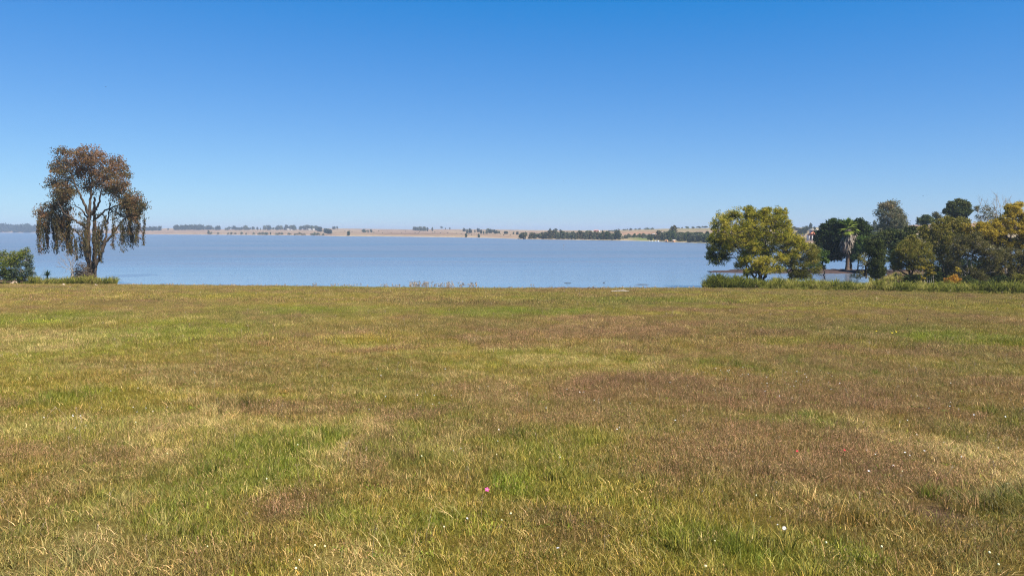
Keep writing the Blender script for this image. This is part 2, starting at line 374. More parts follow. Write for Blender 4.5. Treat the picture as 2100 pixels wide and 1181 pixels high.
def make_land():
    us = np.arange(-900, 3000, 9.0); ts = np.concatenate([[-.03], np.linspace(0, 1, 30)])
    rows = []
    for t in ts:
        if t < 0:
            P = land_pt(us, 0.0 * us); P[:, 2] = -1.0; P[:, :2] *= .992
        else: P = land_pt(us, 0 * us + t)
        rows.append(P)
    # behind the crest the land falls away again
    top = rows[-1]
    for k, dz in ((1.12, -2.0), (1.4, -6.0), (2.2, -8.0)):
        P = top.copy(); P[:, :2] *= k; P[:, 2] = np.maximum(top[:, 2] + dz, .5); rows.append(P)
    G = np.stack(rows); G[1:, :, 2] += (fbm(us[None] * .02 + 0 * G[1:, :, 0], G[1:, :, 1] * .01, 5, 3) - .5) * .5
    G[1:, :, 2] = np.maximum(G[1:, :, 2], .06)
    ny, nx = G.shape[:2]
    U = np.broadcast_to(us[None], (ny, nx)); Tn = np.concatenate([ts, [1, 1, 1]])[:, None] + 0 * U
    X, Y = G[..., 0], G[..., 1]
    n = fbm(X * .012, Y * .004, 101, 4); n2 = fbm(X * .03, Y * .012, 111, 4)
    tan = np.array([.26, .195, .125]); pink = np.array([.235, .165, .115]); brown = np.array([.15, .098, .068]); olv = np.array([.19, .17, .08]); grn = np.array([.12, .15, .045])
    col = tan + (pink - tan) * sstep(.4, .65, n)[..., None]
    mix = lambda c, k: col + (c - col) * np.clip(k, 0, 1)[..., None]
    col = mix(brown, sstep(.55, .72, n2) * .6)
    col = mix(brown, np.exp(-((U - 850) / 110) ** 2) * np.exp(-((Tn - .32) / .14) ** 2) * .9)          # ploughed band
    col = mix(olv, sstep(1090, 1330, U) * .55 * sstep(.35, .6, n2))
    col = mix(np.array([.30, .155, .10]), np.exp(-((U - 1310) / 60) ** 2) * np.exp(-((Tn - .6) / .2) ** 2) * .7)
    col = mix(olv, sstep(1290, 1340, U) * sstep(.8, .9, Tn) * .6)
    col = mix(grn, np.exp(-((U - 1320) / 28) ** 2) * sstep(.34, .2, Tn) * .95)
    col = mix(grn, sstep(1390, 1440, U) * sstep(.12, .05, Tn) * .8)
    col = mix(np.array([.25, .15, .1]), sstep(1820, 1860, U) * sstep(.75, .9, Tn) * .9)
    col = mix(np.array([.42, .34, .24]), sstep(.06, .0, Tn) * .6)
    m, t, out = nmat('far_land')
    at = N(t, 'Attribute', attribute_name='tint'); g = N(t, 'NewGeometry')
    nz = N(t, 'TexNoise'); nz.inputs['Scale'].default_value = .08; nz.inputs['Detail'].default_value = 8; nz.inputs['Roughness'].default_value = .7
    t.links.new(g.outputs['Position'], nz.inputs['Vector'])
    mul = N(t, 'Mix', data_type='RGBA', blend_type='MULTIPLY'); mul.inputs[0].default_value = 1
    t.links.new(at.outputs['Color'], mul.inputs['A']); t.links.new(ramp(t, nz.outputs[0], [(.3, (.62, .6, .58)), (.7, (1.3, 1.28, 1.25))]), mul.inputs['B'])
    b = N(t, 'BsdfPrincipled'); b.inputs['Roughness'].default_value = 1; b.inputs['Specular IOR Level'].default_value = 0
    t.links.new(mul.outputs['Result'], b.inputs['Base Color']); t.links.new(b.outputs[0], out.inputs[0])
    i = np.arange(ny - 1)[:, None] * nx + np.arange(nx - 1)[None]
    F = np.stack([i, i + 1, i + nx + 1, i + nx], -1).reshape(-1, 4)
    c4 = np.concatenate([col.reshape(-1, 3), np.ones((ny * nx, 1))], 1).astype(np.float32)
    tag(link('hills', quad_mesh('hills', G.reshape(-1, 3), F, [m], None, {'tint': ('POINT', 'FLOAT_COLOR', c4)}, True)),
        'low tan grass hills along the far shore', kind='structure')
make_land()

def make_spit():
    """dark mud bank behind the willow and the palm"""
    us = np.linspace(1455, 2010, 90); V = []
    prof = [(-5.5, -.6), (-3.5, .05), (-2.6, .30), (-.5, .46), (2.5, .42), (5, .1), (7, -.6)]
    for k, u in enumerate(us):
        c = at_z(u, 558.5 + 1.0 * (u - 1700) / 300, 0.0); n = 1.0 + .5 * (fbm(np.array([u * .03]), np.array([1.0]), 4, 3)[0] - .5)
        amp = float(sstep(1455, 1540, u)) * .8 + .2
        for dy, z in prof: V.append((c[0], c[1] + dy * (.25 + .75 * amp) * n, (z if z < 0 else z * (.25 + .75 * amp) * (1 + .7 * (random.random() - .5)))))
    n = len(prof); i = np.arange(len(us) - 1)[:, None] * n + np.arange(n - 1)[None]
    F = np.stack([i, i + n, i + n + 1, i + 1], -1).reshape(-1, 4)
    tag(link('mud_bank', quad_mesh('mud_bank', V, F, [simple('mud', (.05, .031, .025), .9, .5, .8, .6)], smooth=False)), 'dark brown mud bank across the inlet behind the willow', kind='structure')
make_spit()

# ------------------------------------------------------------------ trees
class Tree:
    def __init__(s, name, label, cat, u, Y, z=None, vbase=None, group=None, bark=BARK, leaf=L_OLIVE):
        p = pix(u, 560 if vbase is None else vbase, Y)
        if vbase is None: p[2] = float(field_z(p[0], Y)) if z is None else z
        s.base = p - np.array([0, 0, .15]); s.Y = Y; s.k = Y / FPX; s.name = name
        s.root = thing(name, tuple(s.base), label, cat, group)
        s.w = QB(); s.l = QB(); s.bark = bark; s.leaf = leaf; s.S = []
    def P(s, u, v, dy=0.0): return pix(u, v, s.Y + dy) if dy == 0 else pix(u, v, s.Y) + np.array([0, dy, 0])
    def stem(s, pts, r0, r1, jit=.25, sides=7):
        """pts: list of (u, v, depth offset m)"""
        P = np.array([s.P(*p) for p in pts]); 
        t = np.linspace(0, 1, len(P)); tt = np.linspace(0, 1, max(8, 5 * len(P)))
        Q = np.stack([np.interp(tt, t, P[:, i]) for i in range(3)], -1)
        Q[1:-1] = (Q[:-2] + 2 * Q[1:-1] + Q[2:]) / 4
        Q[1:-1] += rng.normal(size=(len(Q) - 2, 3)) * jit * .3 * np.array([1, 1, .3])
        rad = r0 + (r1 - r0) * tt ** .8
        s.w.tube(Q, rad, sides); s.S.append(np.concatenate([Q, rad[:, None]], 1)); return Q
    def limb(s, A, B, r0, r1, arch=.12, sides=5):
        n = 8; tt = np.linspace(0, 1, n)[:, None]; L = np.linalg.norm(B - A)
        Q = A + (B - A) * tt; Q[:, 2] += np.sin(tt[:, 0] * np.pi) * L * arch
        Q[1:-1] += rng.normal(size=(n - 2, 3)) * L * .03
        rad = r0 + (r1 - r0) * tt[:, 0] ** .8
        s.w.tube(Q, rad, sides); s.S.append(np.concatenate([Q, rad[:, None]], 1)); return Q
    def near(s, B, below=True):
        A = np.concatenate(s.S); d = np.linalg.norm(A[:, :3] - B, axis=1)
        if below: d = d + 3.0 * np.maximum(0, A[:, 2] - B[2] + .15 * d)
        return A[np.argmin(d)]
    def lobe(s, u, v, ru, rv, n=26, per=45, dep=1.0, dy=0.0, ln=.28, wd=.12, rc=None, droop=0.0, tone=.5, tv=.28, limb=True, leaf_m=0, hollow=.35, up=0.0):
        c = s.P(u, v) + np.array([0, dy, 0]); r = np.array([ru * s.k, ru * s.k * dep, rv * s.k])
        rc = rc or .30 * min(r[0], r[2]) + .18
        if limb:
            a = s.near(c); Q = s.limb(a[:3], c, min(a[3] * .7, .10 * math.sqrt(r[0] + r[2]) + .02), .02)
        d = rng.normal(size=(n, 3)); d /= np.linalg.norm(d, axis=1)[:, None]
        q = (hollow + (1 - hollow) * rng.random(n) ** .6)[:, None]
        cl = c + d * q * r * np.array([.92, .92, .92])
        if limb:
            for k in range(0, n, 2):
                j = int(rng.integers(2, 8)); s.w.tube(np.array([Q[j], (Q[j] + cl[k]) / 2 + rng.normal(size=3) * .12, cl[k]]), [.035, .022, .008], 4)
        for k in range(n):
            m = max(4, int(per * rng.uniform(.6, 1.4)))
            off = np.clip(rng.normal(size=(m, 3)), -1.5, 1.5) * rc * np.array([.62, .62, .5]) * rng.uniform(.7, 1.2)
            Dv = rng.normal(size=(m, 3)); Dv[:, 2] = Dv[:, 2] * (1 - droop) - 2.2 * droop + 1.5 * up
            s.l.leaves(cl[k] + off, Dv, ln * rng.uniform(.6, 1.3, m), wd * rng.uniform(.7, 1.3, m), leaf_m, np.clip(tone + rng.normal() * tv, 0, 1))
    def strand(s, u, v0, v1, dy=0, n=60, sp=.12, ln=.3, wd=.09, tone=.4):
        A = s.P(u, v0) + np.array([0, dy, 0]); L = (v1 - v0) * s.k
        t = rng.random(n); Cn = A + np.stack([rng.normal(size=n) * sp * (.5 + .8 * t), rng.normal(size=n) * sp, -t * L], -1)
        Cn[:, 0] += .18 * np.sin(t * 5 + rng.random() * 6)
        Dv = rng.normal(size=(n, 3)) * .45; Dv[:, 2] -= 1.2
        s.l.leaves(Cn, Dv, ln * rng.uniform(.7, 1.3, n), wd * rng.uniform(.7, 1.3, n), 0, np.clip(tone + rng.normal() * .25, 0, 1))
        s.w.tube(np.array([A, A - [0, 0, L * .5], A - [0, 0, L * .95]]), [.012, .01, .006], 3)
    def sprays(s, A, D, L, r, depth=3, n=3, spread=.5, sides=4, tone=.5):
        """bare forking twigs"""
        D = D / np.linalg.norm(D); m = 5; tt = np.linspace(0, 1, m)[:, None]
        Q = A + D * L * tt; Q[1:] += np.cumsum(rng.normal(size=(m - 1, 3)) * L * .035, axis=0)
        s.w.tube(Q, np.linspace(r, r * .55, m), sides); s.S.append(np.concatenate([Q, np.linspace(r, r * .55, m)[:, None]], 1))
        if depth > 0:
            for k in range(n):
                j = min(4, 2 + k % 3); d2 = D + rng.normal(size=3) * spread; d2[2] += .15
                s.sprays(Q[j], d2, L * rng.uniform(.5, .75), r * .55, depth - 1, n, spread, 3)
    def done(s, leaf_name='crown', wood='trunk', leafs=None):
        if s.w.n: link(wood, s.w.mesh(s.name + '_' + wood, [s.bark], s.base, True), s.root)
        if s.l.n: link(leaf_name, s.l.mesh(s.name + '_' + leaf_name, leafs or [s.leaf], s.base), s.root)
        return s.root

def Z1(x, y): return x / 3.4735, 280 + y / 3.4735
def Z2(x, y): return 1420 + x / 5.136, 390 + y / 5.136
def Z3(x, y): return 1740 + x / 4.922, 380 + y / 4.922
def Z4(x, y): return 1640 + x / 6.559, 420 + y / 6.559
def Z5(x, y): return 1860 + x / 5.133, 380 + y / 5.133

def gum_tree():
    t = Tree('gum_tree', 'tall weeping gum tree with brownish drooping foliage on the lake bank by the leafy shrub', 'tree', 186, 110.5, bark=BARK, leaf=L_EUC)
    q = lambda x, y, d=0: (*Z1(x, y), d)
    t.stem([q(645, 1015), q(640, 900), q(628, 740), q(632, 600), q(640, 520)], .46, .22)
    t.stem([q(665, 1015, .2), q(668, 860, .3), q(660, 700, .4), q(662, 560, .5), q(655, 430, .6)], .38, .14)
    t.stem([q(670, 930, .1), q(715, 860), q(742, 770), q(800, 700), q(850, 620), q(920, 560)], .30, .08)
    t.stem([q(735, 800, .1), q(748, 690, .4), q(756, 590, .5), q(770, 470, .6)], .18, .07)
    t.stem([q(628, 650, -.3), q(560, 600, -1), q(505, 550, -1.6), q(470, 470, -2)], .20, .06)
    t.stem([q(610, 770, .3), q(545, 700, .8), q(490, 660, 1.2), q(400, 600, 1.6), q(320, 570, 2)], .16, .05)
    t.stem([q(632, 590), q(560, 520, .8), q(500, 490, 1.4)], .14, .05)
    t.stem([q(636, 560), q(600, 430, -.8), q(560, 300, -1.4), q(520, 180, -1.6)], .22, .05)
    t.stem([q(655, 560), q(710, 510, -.6), q(760, 400, -1.4), q(800, 280, -2)], .22, .05)
    t.stem([q(640, 540), q(650, 400), q(640, 250), q(625, 130)], .22, .04)
    t.stem([q(660, 600, .4), q(720, 520, 1.5), q(840, 460, 2.5), q(900, 400, 3)], .16, .05)
    K = dict(ln=.34, wd=.115, droop=.55, tv=.2)
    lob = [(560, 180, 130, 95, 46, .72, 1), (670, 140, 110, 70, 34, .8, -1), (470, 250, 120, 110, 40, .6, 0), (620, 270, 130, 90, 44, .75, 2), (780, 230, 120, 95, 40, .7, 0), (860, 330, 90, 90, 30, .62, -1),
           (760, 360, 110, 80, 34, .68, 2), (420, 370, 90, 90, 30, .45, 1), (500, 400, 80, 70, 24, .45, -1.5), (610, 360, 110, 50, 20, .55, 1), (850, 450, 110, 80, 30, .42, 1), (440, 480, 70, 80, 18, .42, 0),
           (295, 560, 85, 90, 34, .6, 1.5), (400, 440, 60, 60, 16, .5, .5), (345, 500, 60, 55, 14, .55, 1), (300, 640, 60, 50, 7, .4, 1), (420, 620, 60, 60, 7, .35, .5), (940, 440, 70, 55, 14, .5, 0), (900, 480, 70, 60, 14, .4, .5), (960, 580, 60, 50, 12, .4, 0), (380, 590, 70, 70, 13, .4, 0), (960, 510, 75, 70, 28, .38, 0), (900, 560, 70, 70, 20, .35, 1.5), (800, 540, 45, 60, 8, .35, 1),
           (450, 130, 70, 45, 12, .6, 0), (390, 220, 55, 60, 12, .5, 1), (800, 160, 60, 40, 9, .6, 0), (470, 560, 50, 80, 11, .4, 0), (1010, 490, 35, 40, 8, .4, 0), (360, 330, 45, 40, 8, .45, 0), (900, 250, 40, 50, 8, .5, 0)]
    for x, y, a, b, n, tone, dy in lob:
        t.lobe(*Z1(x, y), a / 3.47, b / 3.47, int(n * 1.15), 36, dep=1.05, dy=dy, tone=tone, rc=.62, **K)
    # sparse leaves inside the fork
    for x, y in ((560, 590), (700, 580), (520, 620), (710, 700), (600, 680), (690, 760), (640, 800)):
        t.lobe(*Z1(x, y), 11, 14, 4, 16, tone=.35, rc=.4, limb=False, **K)
    for x0, x1, ya, yb, n in ((262, 390, 590, 860, 34), (400, 520, 560, 850, 38), (520, 620, 700, 880, 26), (640, 740, 640, 900, 22), (840, 900, 600, 810, 22), (900, 1000, 560, 780, 16), (680, 780, 540, 690, 9)):
        for _ in range(max(3, n // 3)):
            xc = rng.uniform(x0, x1); dy = rng.normal() * 1.2; y1c = rng.uniform(.5, 1.08)
            for _ in range(3):
                x = xc + rng.normal() * 5; y0 = rng.uniform(ya - 40, ya + 60); y1 = y0 + (yb - y0) * y1c * rng.uniform(.8, 1.0)
                u, v0 = Z1(x, y0); _, v1 = Z1(x, y1)
                t.strand(u, v0, v1, dy + rng.normal() * .1, n=int(24 + (v1 - v0) * 1.3), sp=.10, tone=.32)
    for _ in range(9):
        x = rng.uniform(855, 890); u, v0 = Z1(x, 600); _, v1 = Z1(x, rng.uniform(740, 830)); t.strand(u, v0, v1, rng.normal() * .4, 70, .16, tone=.12)
    t.done()
gum_tree()

def left_bank():
    # leafy shrub at the left frame edge
    t = Tree('leafy_shrub', 'rounded green shrub with yellowish and blue-green leaves at the left end of the bank', 'shrub', 36, 109, bark=BARK_GREY)
    t.stem([(40, 581, 0), (34, 560, 0), (24, 540, .3)], .12, .04); t.stem([(48, 581, 0), (56, 560, -.3), (60, 535, 0)], .10, .03); t.stem([(56, 581, .2), (66, 563, 0), (71, 548, 0)], .08, .02)
    for u, v, a, b, n, tn, dy, m in ((18, 530, 24, 17, 40, .62, 0, 0), (40, 525, 16, 14, 28, .7, -.5, 0), (5, 545, 24, 20, 36, .45, .5, 0), (-22, 545, 22, 24, 30, .5, 0, 0), (55, 533, 14, 18, 34, .6, -.2, 1), (48, 552, 18, 16, 34, .5, -.8, 1),
                                     (24, 562, 22, 14, 34, .3, -.4, 0), (62, 550, 10, 13, 16, .55, 0, 1), (52, 515, 9, 8, 10, .6, 0, 0), (0, 522, 12, 10, 12, .55, 0, 0), (10, 566, 26, 12, 34, .35, -.6, 0), (40, 568, 22, 10, 30, .3, -.6, 0), (-20, 566, 22, 12, 24, .35, -.4, 0), (30, 545, 22, 16, 34, .5, -1, 0), (-10, 532, 18, 14, 22, .55, -.5, 0), (63, 562, 12, 10, 16, .4, -.3, 1)):
        t.lobe(u, v, a, b, n, 42, tone=tn, dy=dy, ln=.2, wd=.09, rc=.34, leaf_m=m, tv=.18)
    t.done(leafs=[L_SHRUB, L_ACACIA])
    # dead bush of bare sprays beside the trunk
    t = Tree('dead_bush', 'leafless grey bush with forking bare twigs left of the gum tree trunk', 'bush', 148, 108.5, bark=BARK_GREY)
    t.stem([(148, 582, 0), (147, 566, 0), (148, 553, 0)], .16, .10)
    A = t.P(148, 556)
    for a in (-1.15, -.85, -.55, -.25, .05, .35, .7, 1.0): t.sprays(A, np.array([math.sin(a), rng.normal() * .3, math.cos(a)]), rng.uniform(1.0, 1.7), .045, 2, 3, .42)
    t.done()
    # heap of dead brush
    b = QB(); c = pix(170, 556, 109.6)
    for _ in range(900):
        a = rng.uniform(0, 2 * np.pi); r = math.sqrt(rng.random()); h = rng.random() * (1 - r ** 2)
        p = c + np.array([1.75 * r * math.cos(a), 1.2 * r * math.sin(a), -1.5 + 2.7 * h])
        d = np.array([rng.normal(), rng.normal(), .35 * rng.normal() - .1]); d /= np.linalg.norm(d); L = rng.uniform(.4, 1.1)
        b.tube(np.array([p - d * L / 2, p + [0, 0, .06], p + d * L / 2]), [.02, .03, .014], 3, tone=np.clip(rng.normal(.35, .25), 0, 1))
    me = b.mesh('brush_heap', [L_TWIG], c - [0, 0, 1.6]); o = link('brush_heap', me); o.location = c - [0, 0, 1.6]
    tag(o, 'rounded heap of dry dead brush against the foot of the gum tree', 'brush heap')
    # agave
    b = QB(); c = pix(97, 566, 109)
    for k in range(46):
        a = rng.uniform(0, 2 * np.pi); e = rng.uniform(.1, 1.4); d = np.array([math.cos(a) * math.cos(e), math.sin(a) * math.cos(e), math.sin(e)]); L = rng.uniform(.75, 1.25); s_ = np.cross(d, [0, 0, 1]); s_ /= np.linalg.norm(s_); tp = c + d * L - [0, 0, .1]
        b.add([c - s_ * .04, c + s_ * .04, c + d * L * .5 + s_ * .055, c + d * L * .5 - s_ * .055, tp + s_ * .004, tp - s_ * .004], [[0, 1, 2, 3], [3, 2, 4, 5]], 0, rng.uniform(.2, .7))
    b.tube(np.array([c - [0, 0, 1.3], c - [0, 0, .5], c]), [.14, .13, .1], 6)
    o = link('agave', b.mesh('agave', [L_AGAVE], c)); o.location = c; tag(o, 'dark spiky agave rosette between the leafy shrub and the gum tree', 'plant')
    # thin dry stalks
    t = Tree('dry_stalk', 'thin bare upright stalks beside the spiky agave', 'plant', 92, 109.4, bark=BARK_GREY)
    t.stem([(93, 582, 0), (93, 574, 0)], .03, .02, jit=0)
    for u, v in ((92, 541), (97, 546), (86, 552), (101, 550)): t.sprays(t.P(93, 575), np.array([(u - 93) * .03, 0, 1.0]), (574 - v) * t.k * .62, .014, 1, 3, .22)
    t.done('crown', 'stalk')
    rock_m = simple('rock_pale', (.46, .34, .25), .9, .25, 3, .5)
    for k, (u, v, a, h, lab) in enumerate(((29, 584, 8.5, 5, 'largest pale tan rock at the foot of the leafy shrub'), (130, 587, 6.5, 2.6, 'flat pale rock below the middle of the reeds by the gum tree'), (196, 587, 5, 2.2, 'small pale rock at the right end of the reeds by the gum tree'))):
        c = ground_at(u, v - 1); k_ = c[1] / FPX; bq = QB()
        th = np.linspace(0, 2 * np.pi, 11)[:-1]; rings = []
        for zz, rr in ((-.3, 1.05), (.2, 1.0), (.65, .72), (.95, .3), (1.0, .02)):
            rings.append(np.stack([a * k_ * rr * np.cos(th) * rng.uniform(.8, 1.15, 10), a * .8 * k_ * rr * np.sin(th) * rng.uniform(.8, 1.15, 10), h * k_ * 1.4 * zz + rng.normal(size=10) * .03], -1))
        V = np.concatenate(rings); F = [[r * 10 + j, r * 10 + (j + 1) % 10, r * 10 + 10 + (j + 1) % 10, r * 10 + 10 + j] for r in range(4) for j in range(10)]
        bq.add(V, F); o = link('rock', bq.mesh('rock', [rock_m])); o.location = c; tag(o, lab, 'rock', 'pale rocks along the bank by the gum tree')
left_bank()

def right_bank():
    # yellow willow
    t = Tree('willow_tree', 'broad yellow-green willow with many stems on the bank, nearest the open lake', 'tree', 1560, 103.5, bark=BARK, leaf=L_WILLOW)
    q = lambda x, y, d=0: (*Z2(x, y), d)
    B0 = q(720, 985)
    for pts in ([B0, q(690, 880, -.3), q(600, 760, -.6), q(460, 620, -.8), q(340, 500, -1)], [B0, q(700, 870), q(650, 720), q(600, 540), q(610, 330), q(605, 190)],
                [B0, q(740, 860, .4), q(770, 700, .8), q(800, 520, .8), q(860, 330, .6), q(920, 220, .6)], [B0, q(780, 870, -.3), q(860, 760, -.5), q(960, 620, -.8), q(1040, 520, -1)],
                [q(740, 985, .3), q(800, 850, .8), q(840, 700, 1.2), q(830, 560, 1.6)], [q(700, 985, .5), q(640, 850, 1), q(560, 720, 1.4), q(440, 560, 1.6)], [q(690, 985), q(640, 880, -.8), q(560, 800, -1.6)], [q(585, 985, .6), q(585, 850, .6), q(560, 720, .4)]):
        t.stem(pts, .17, .035)
    K = dict(ln=.26, wd=.075, tv=.26)
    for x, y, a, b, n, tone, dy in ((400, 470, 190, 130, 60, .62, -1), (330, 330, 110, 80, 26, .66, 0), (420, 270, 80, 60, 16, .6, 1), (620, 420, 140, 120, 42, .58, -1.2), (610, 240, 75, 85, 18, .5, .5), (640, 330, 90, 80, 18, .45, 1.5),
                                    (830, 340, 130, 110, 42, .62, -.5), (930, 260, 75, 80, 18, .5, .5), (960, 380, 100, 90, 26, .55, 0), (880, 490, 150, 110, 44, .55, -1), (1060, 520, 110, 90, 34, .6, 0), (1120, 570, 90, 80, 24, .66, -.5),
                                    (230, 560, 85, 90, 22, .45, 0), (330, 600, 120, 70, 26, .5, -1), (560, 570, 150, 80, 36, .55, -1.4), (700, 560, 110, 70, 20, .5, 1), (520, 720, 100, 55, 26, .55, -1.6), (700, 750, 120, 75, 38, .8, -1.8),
                                    (640, 800, 90, 50, 20, .78, -1.8), (900, 720, 120, 60, 26, .55, -1), (1000, 640, 110, 80, 26, .35, 0), (210, 690, 60, 70, 14, .14, .8), (270, 740, 80, 60, 14, .12, .6), (350, 690, 90, 60, 16, .18, 1),  # lower-left lobes get a darker leaf tone, painting in their shade
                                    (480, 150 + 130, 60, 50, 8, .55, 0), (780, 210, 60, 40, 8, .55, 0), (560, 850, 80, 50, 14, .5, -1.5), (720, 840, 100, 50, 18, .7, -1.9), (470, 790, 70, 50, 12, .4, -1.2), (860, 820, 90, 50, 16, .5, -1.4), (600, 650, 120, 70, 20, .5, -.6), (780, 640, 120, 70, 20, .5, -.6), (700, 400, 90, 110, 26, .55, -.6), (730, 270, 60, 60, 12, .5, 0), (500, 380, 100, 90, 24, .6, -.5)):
        t.lobe(*Z2(x, y), a / 5.136, b / 5.136, int(n * 2.5), 26, tone=tone, dy=dy, rc=.32, droop=.3, **K)
    for x, y, h in ((600, 165, 45), (625, 185, 50), (560, 195, 40), (770, 190, 40), (900, 195, 40), (930, 200, 40), (980, 215, 30), (240, 300, 30), (650, 200, 40), (700, 230, 35), (430, 225, 30), (470, 230, 30), (820, 200, 35)):
        for _ in range(4):
            u, v = Z2(x + rng.normal() * 14, y + rng.uniform(0, h)); t.lobe(u, v, 4, 5, 2, 14, tone=.55, rc=.22, limb=False, up=.4, **K)
    for _ in range(64):       # ragged sprays all round the crown
        a = rng.uniform(-.15, 1.12) * np.pi; rr = rng.uniform(.72, 1.06); x, y = 640 + 470 * rr * math.cos(a), 560 - 360 * rr * math.sin(a) * (1 - .14 * math.sin(5 * a)); 
        u, v = Z2(x, y); t.lobe(u, v, rng.uniform(5, 10), rng.uniform(5, 11), 7, 24, tone=rng.uniform(.4, .7), dy=rng.normal() * 1.2, rc=.28, limb=False, up=.3, **K)
    for x, y, a, b in ((520, 480, 160, 120), (760, 520, 150, 120), (640, 640, 160, 80), (920, 580, 130, 100), (430, 560, 130, 90), (800, 650, 120, 70)): t.lobe(*Z2(x, y), a / 5.136, b / 5.136, 34, 34, tone=.22, dy=1.6, rc=.5, limb=False, droop=.2, **K)  # dark-toned lobes set behind, painted shade inside the crown
    for _ in range(26):
        x = rng.uniform(160, 400); u, v = Z2(x, rng.uniform(640, 720)); t.strand(u, v, v + rng.uniform(6, 20), rng.normal() * .6, 26, .1, .2, .08, tone=.12)  # strands toned dark to match the painted shade at lower left
    t.done()
    # small green tree in the water margin right of the willow
    t = Tree('small_green_tree', 'small olive-green tree between the yellow willow and the dark round tree', 'tree', 1636, 105.5, bark=BARK, leaf=L_OLIVE)
    q = lambda x, y, d=0: (*Z2(x, y), d)
    for pts in ([q(1012, 985), q(1020, 880), q(1060, 740), q(1090, 620)], [q(1040, 985, .3), q(1060, 860, .3), q(1120, 720, .4)], [q(1040, 985), q(1120, 900), q(1200, 780), q(1210, 650)]): t.stem(pts, .13, .03)
    for x, y, a, b, n, tone, dy in ((1040, 720, 110, 90, 32, .35, 0), (1160, 640, 120, 90, 38, .62, -.6), (1120, 800, 120, 80, 32, .4, -.6), (1230, 720, 110, 80, 30, .6, 0), (1250, 600, 70, 60, 18, .62, 0), (1100, 880, 80, 50, 18, .35, -.5), (1010, 800, 60, 60, 14, .25, 0), (1300, 650, 60, 60, 14, .6, 0), (1200, 860, 60, 50, 12, .35, 0), (1060, 900, 90, 45, 18, .3, -.8), (1160, 900, 90, 45, 18, .35, -.8), (1290, 840, 60, 60, 14, .45, -.4)):
        t.lobe(*Z2(x, y), a / 5.136, b / 5.136, n, 40, tone=tone, dy=dy, ln=.22, wd=.10, rc=.4, tv=.18)
    t.done()
    t = Tree('sapling', 'bright green sapling leaning over the inlet between the willow and the palm', 'tree', 1690, 112, vbase=569, bark=BARK_DARK, leaf=L_GREEN)
    t.stem([(1692, 572, 0), (1690, 555, 0), (1684, 540, 0), (1678, 528, 0)], .10, .03)
    for u, v, a, b, n in ((1672, 528, 16, 10, 24), (1684, 520, 12, 10, 20), (1668, 540, 14, 8, 18), (1690, 533, 8, 8, 10)): t.lobe(u, v, a, b, n, 40, tone=.6, ln=.26, wd=.15, rc=.35)
    t.done()
    # dark round tree on the mud bank
    t = Tree('dark_evergreen_tree', 'large rounded near-black evergreen tree behind the palm', 'tree', 1752, 149, vbase=561, bark=BARK_DARK, leaf=L_DARK)
    q = lambda x, y, d=0: (*Z4(x, y), d)
    for pts in ([q(690, 930), q(690, 820), q(660, 700), q(560, 560), q(480, 430)], [q(700, 930, .5), q(720, 800, .8), q(740, 640, 1), q(780, 450, 1)], [q(320, 900, 1), q(325, 820, 1), q(350, 720, 1), q(420, 600, 1)]): t.stem(pts, .26, .06)
    for x, y, a, b, n, tone, dy in ((470, 280, 130, 90, 44, .55, 0), (590, 290, 110, 66, 34, .5, 1.5), (350, 370, 120, 110, 44, .42, 0), (480, 430, 150, 120, 56, .38, -1.5), (330, 500, 110, 110, 40, .3, 0), (450, 590, 150, 100, 50, .28, -.5), (420, 690, 110, 60, 30, .3, 0),
                                    (560, 680, 90, 70, 24, .25, 1), (780, 290, 110, 76, 40, .62, .5), (860, 330, 110, 90, 40, .6, 0), (790, 420, 120, 110, 44, .5, -.5), (900, 430, 90, 90, 30, .5, 0), (760, 560, 130, 100, 44, .5, 0), (720, 690, 90, 80, 30, .42, 0), (600, 480, 120, 120, 36, .3, 1.5),
                                    (270, 440, 70, 80, 20, .35, 0), (840, 560, 90, 80, 26, .6, 0), (640, 620, 90, 80, 20, .25, 1.5), (810, 235, 50, 35, 12, .6, 0)):
        t.lobe(*Z4(x, y), a / 6.56, b / 6.56, n, 44, tone=tone, dy=dy, ln=.40, wd=.24, rc=.58, tv=.16)
    t.done()
    # driftwood-dark brush under it
    t = Tree('dark_shrub', 'low dark shrub at the water line of the mud bank left of the palm', 'shrub', 1675, 147, vbase=560, bark=BARK_DARK, leaf=L_DARK)
    for u, v, a, b in ((1672, 553, 12, 6), (1684, 550, 9, 6), (1662, 557, 10, 4)): t.lobe(u, v, a, b, 18, 36, tone=.2, ln=.35, wd=.2, rc=.4, limb=False)
    t.done('foliage')
    # creeper covered conical tree in front
    t = Tree('creeper_tree', 'narrow dark green tree wrapped in creeper standing alone in the reeds', 'tree', 1796, 101.5, bark=BARK_DARK, leaf=L_ROUND)
    q = lambda x, y, d=0: (*Z4(x, y), d)
    t.stem([q(1025, 1090), q(1025, 980), q(1030, 820), q(1030, 640), q(1040, 520)], .22, .05); t.stem([q(900, 960, .5), q(910, 840, .5), q(950, 700, .3), q(1000, 600, .2)], .13, .05)
    for x, y, a, b, n, tone in ((1040, 530, 70, 70, 30, .6), (950, 570, 70, 70, 26, .3), (1050, 640, 90, 80, 40, .55), (1050, 750, 95, 90, 46, .5), (1060, 860, 95, 80, 42, .48), (1020, 930, 90, 60, 30, .4), (960, 640, 60, 60, 20, .2), (1130, 700, 60, 90, 22, .62), (1110, 900, 50, 60, 16, .5), (940, 900, 40, 60, 12, .3), (960, 800, 40, 80, 12, .3), (930, 500, 50, 50, 12, .5)):
        t.lobe(*Z4(x, y), a / 6.56, b / 6.56, n, 46, tone=tone, ln=.18, wd=.11, rc=.34, tv=.18)
    t.done()
    # thin bare bush in front of the inlet
    t = Tree('brown_bush', 'brown half-bare bush left of the creeper tree', 'bush', 1772, 104, bark=BARK, leaf=L_OLIVE)
    q = lambda x, y, d=0: (*Z4(x, y), d)
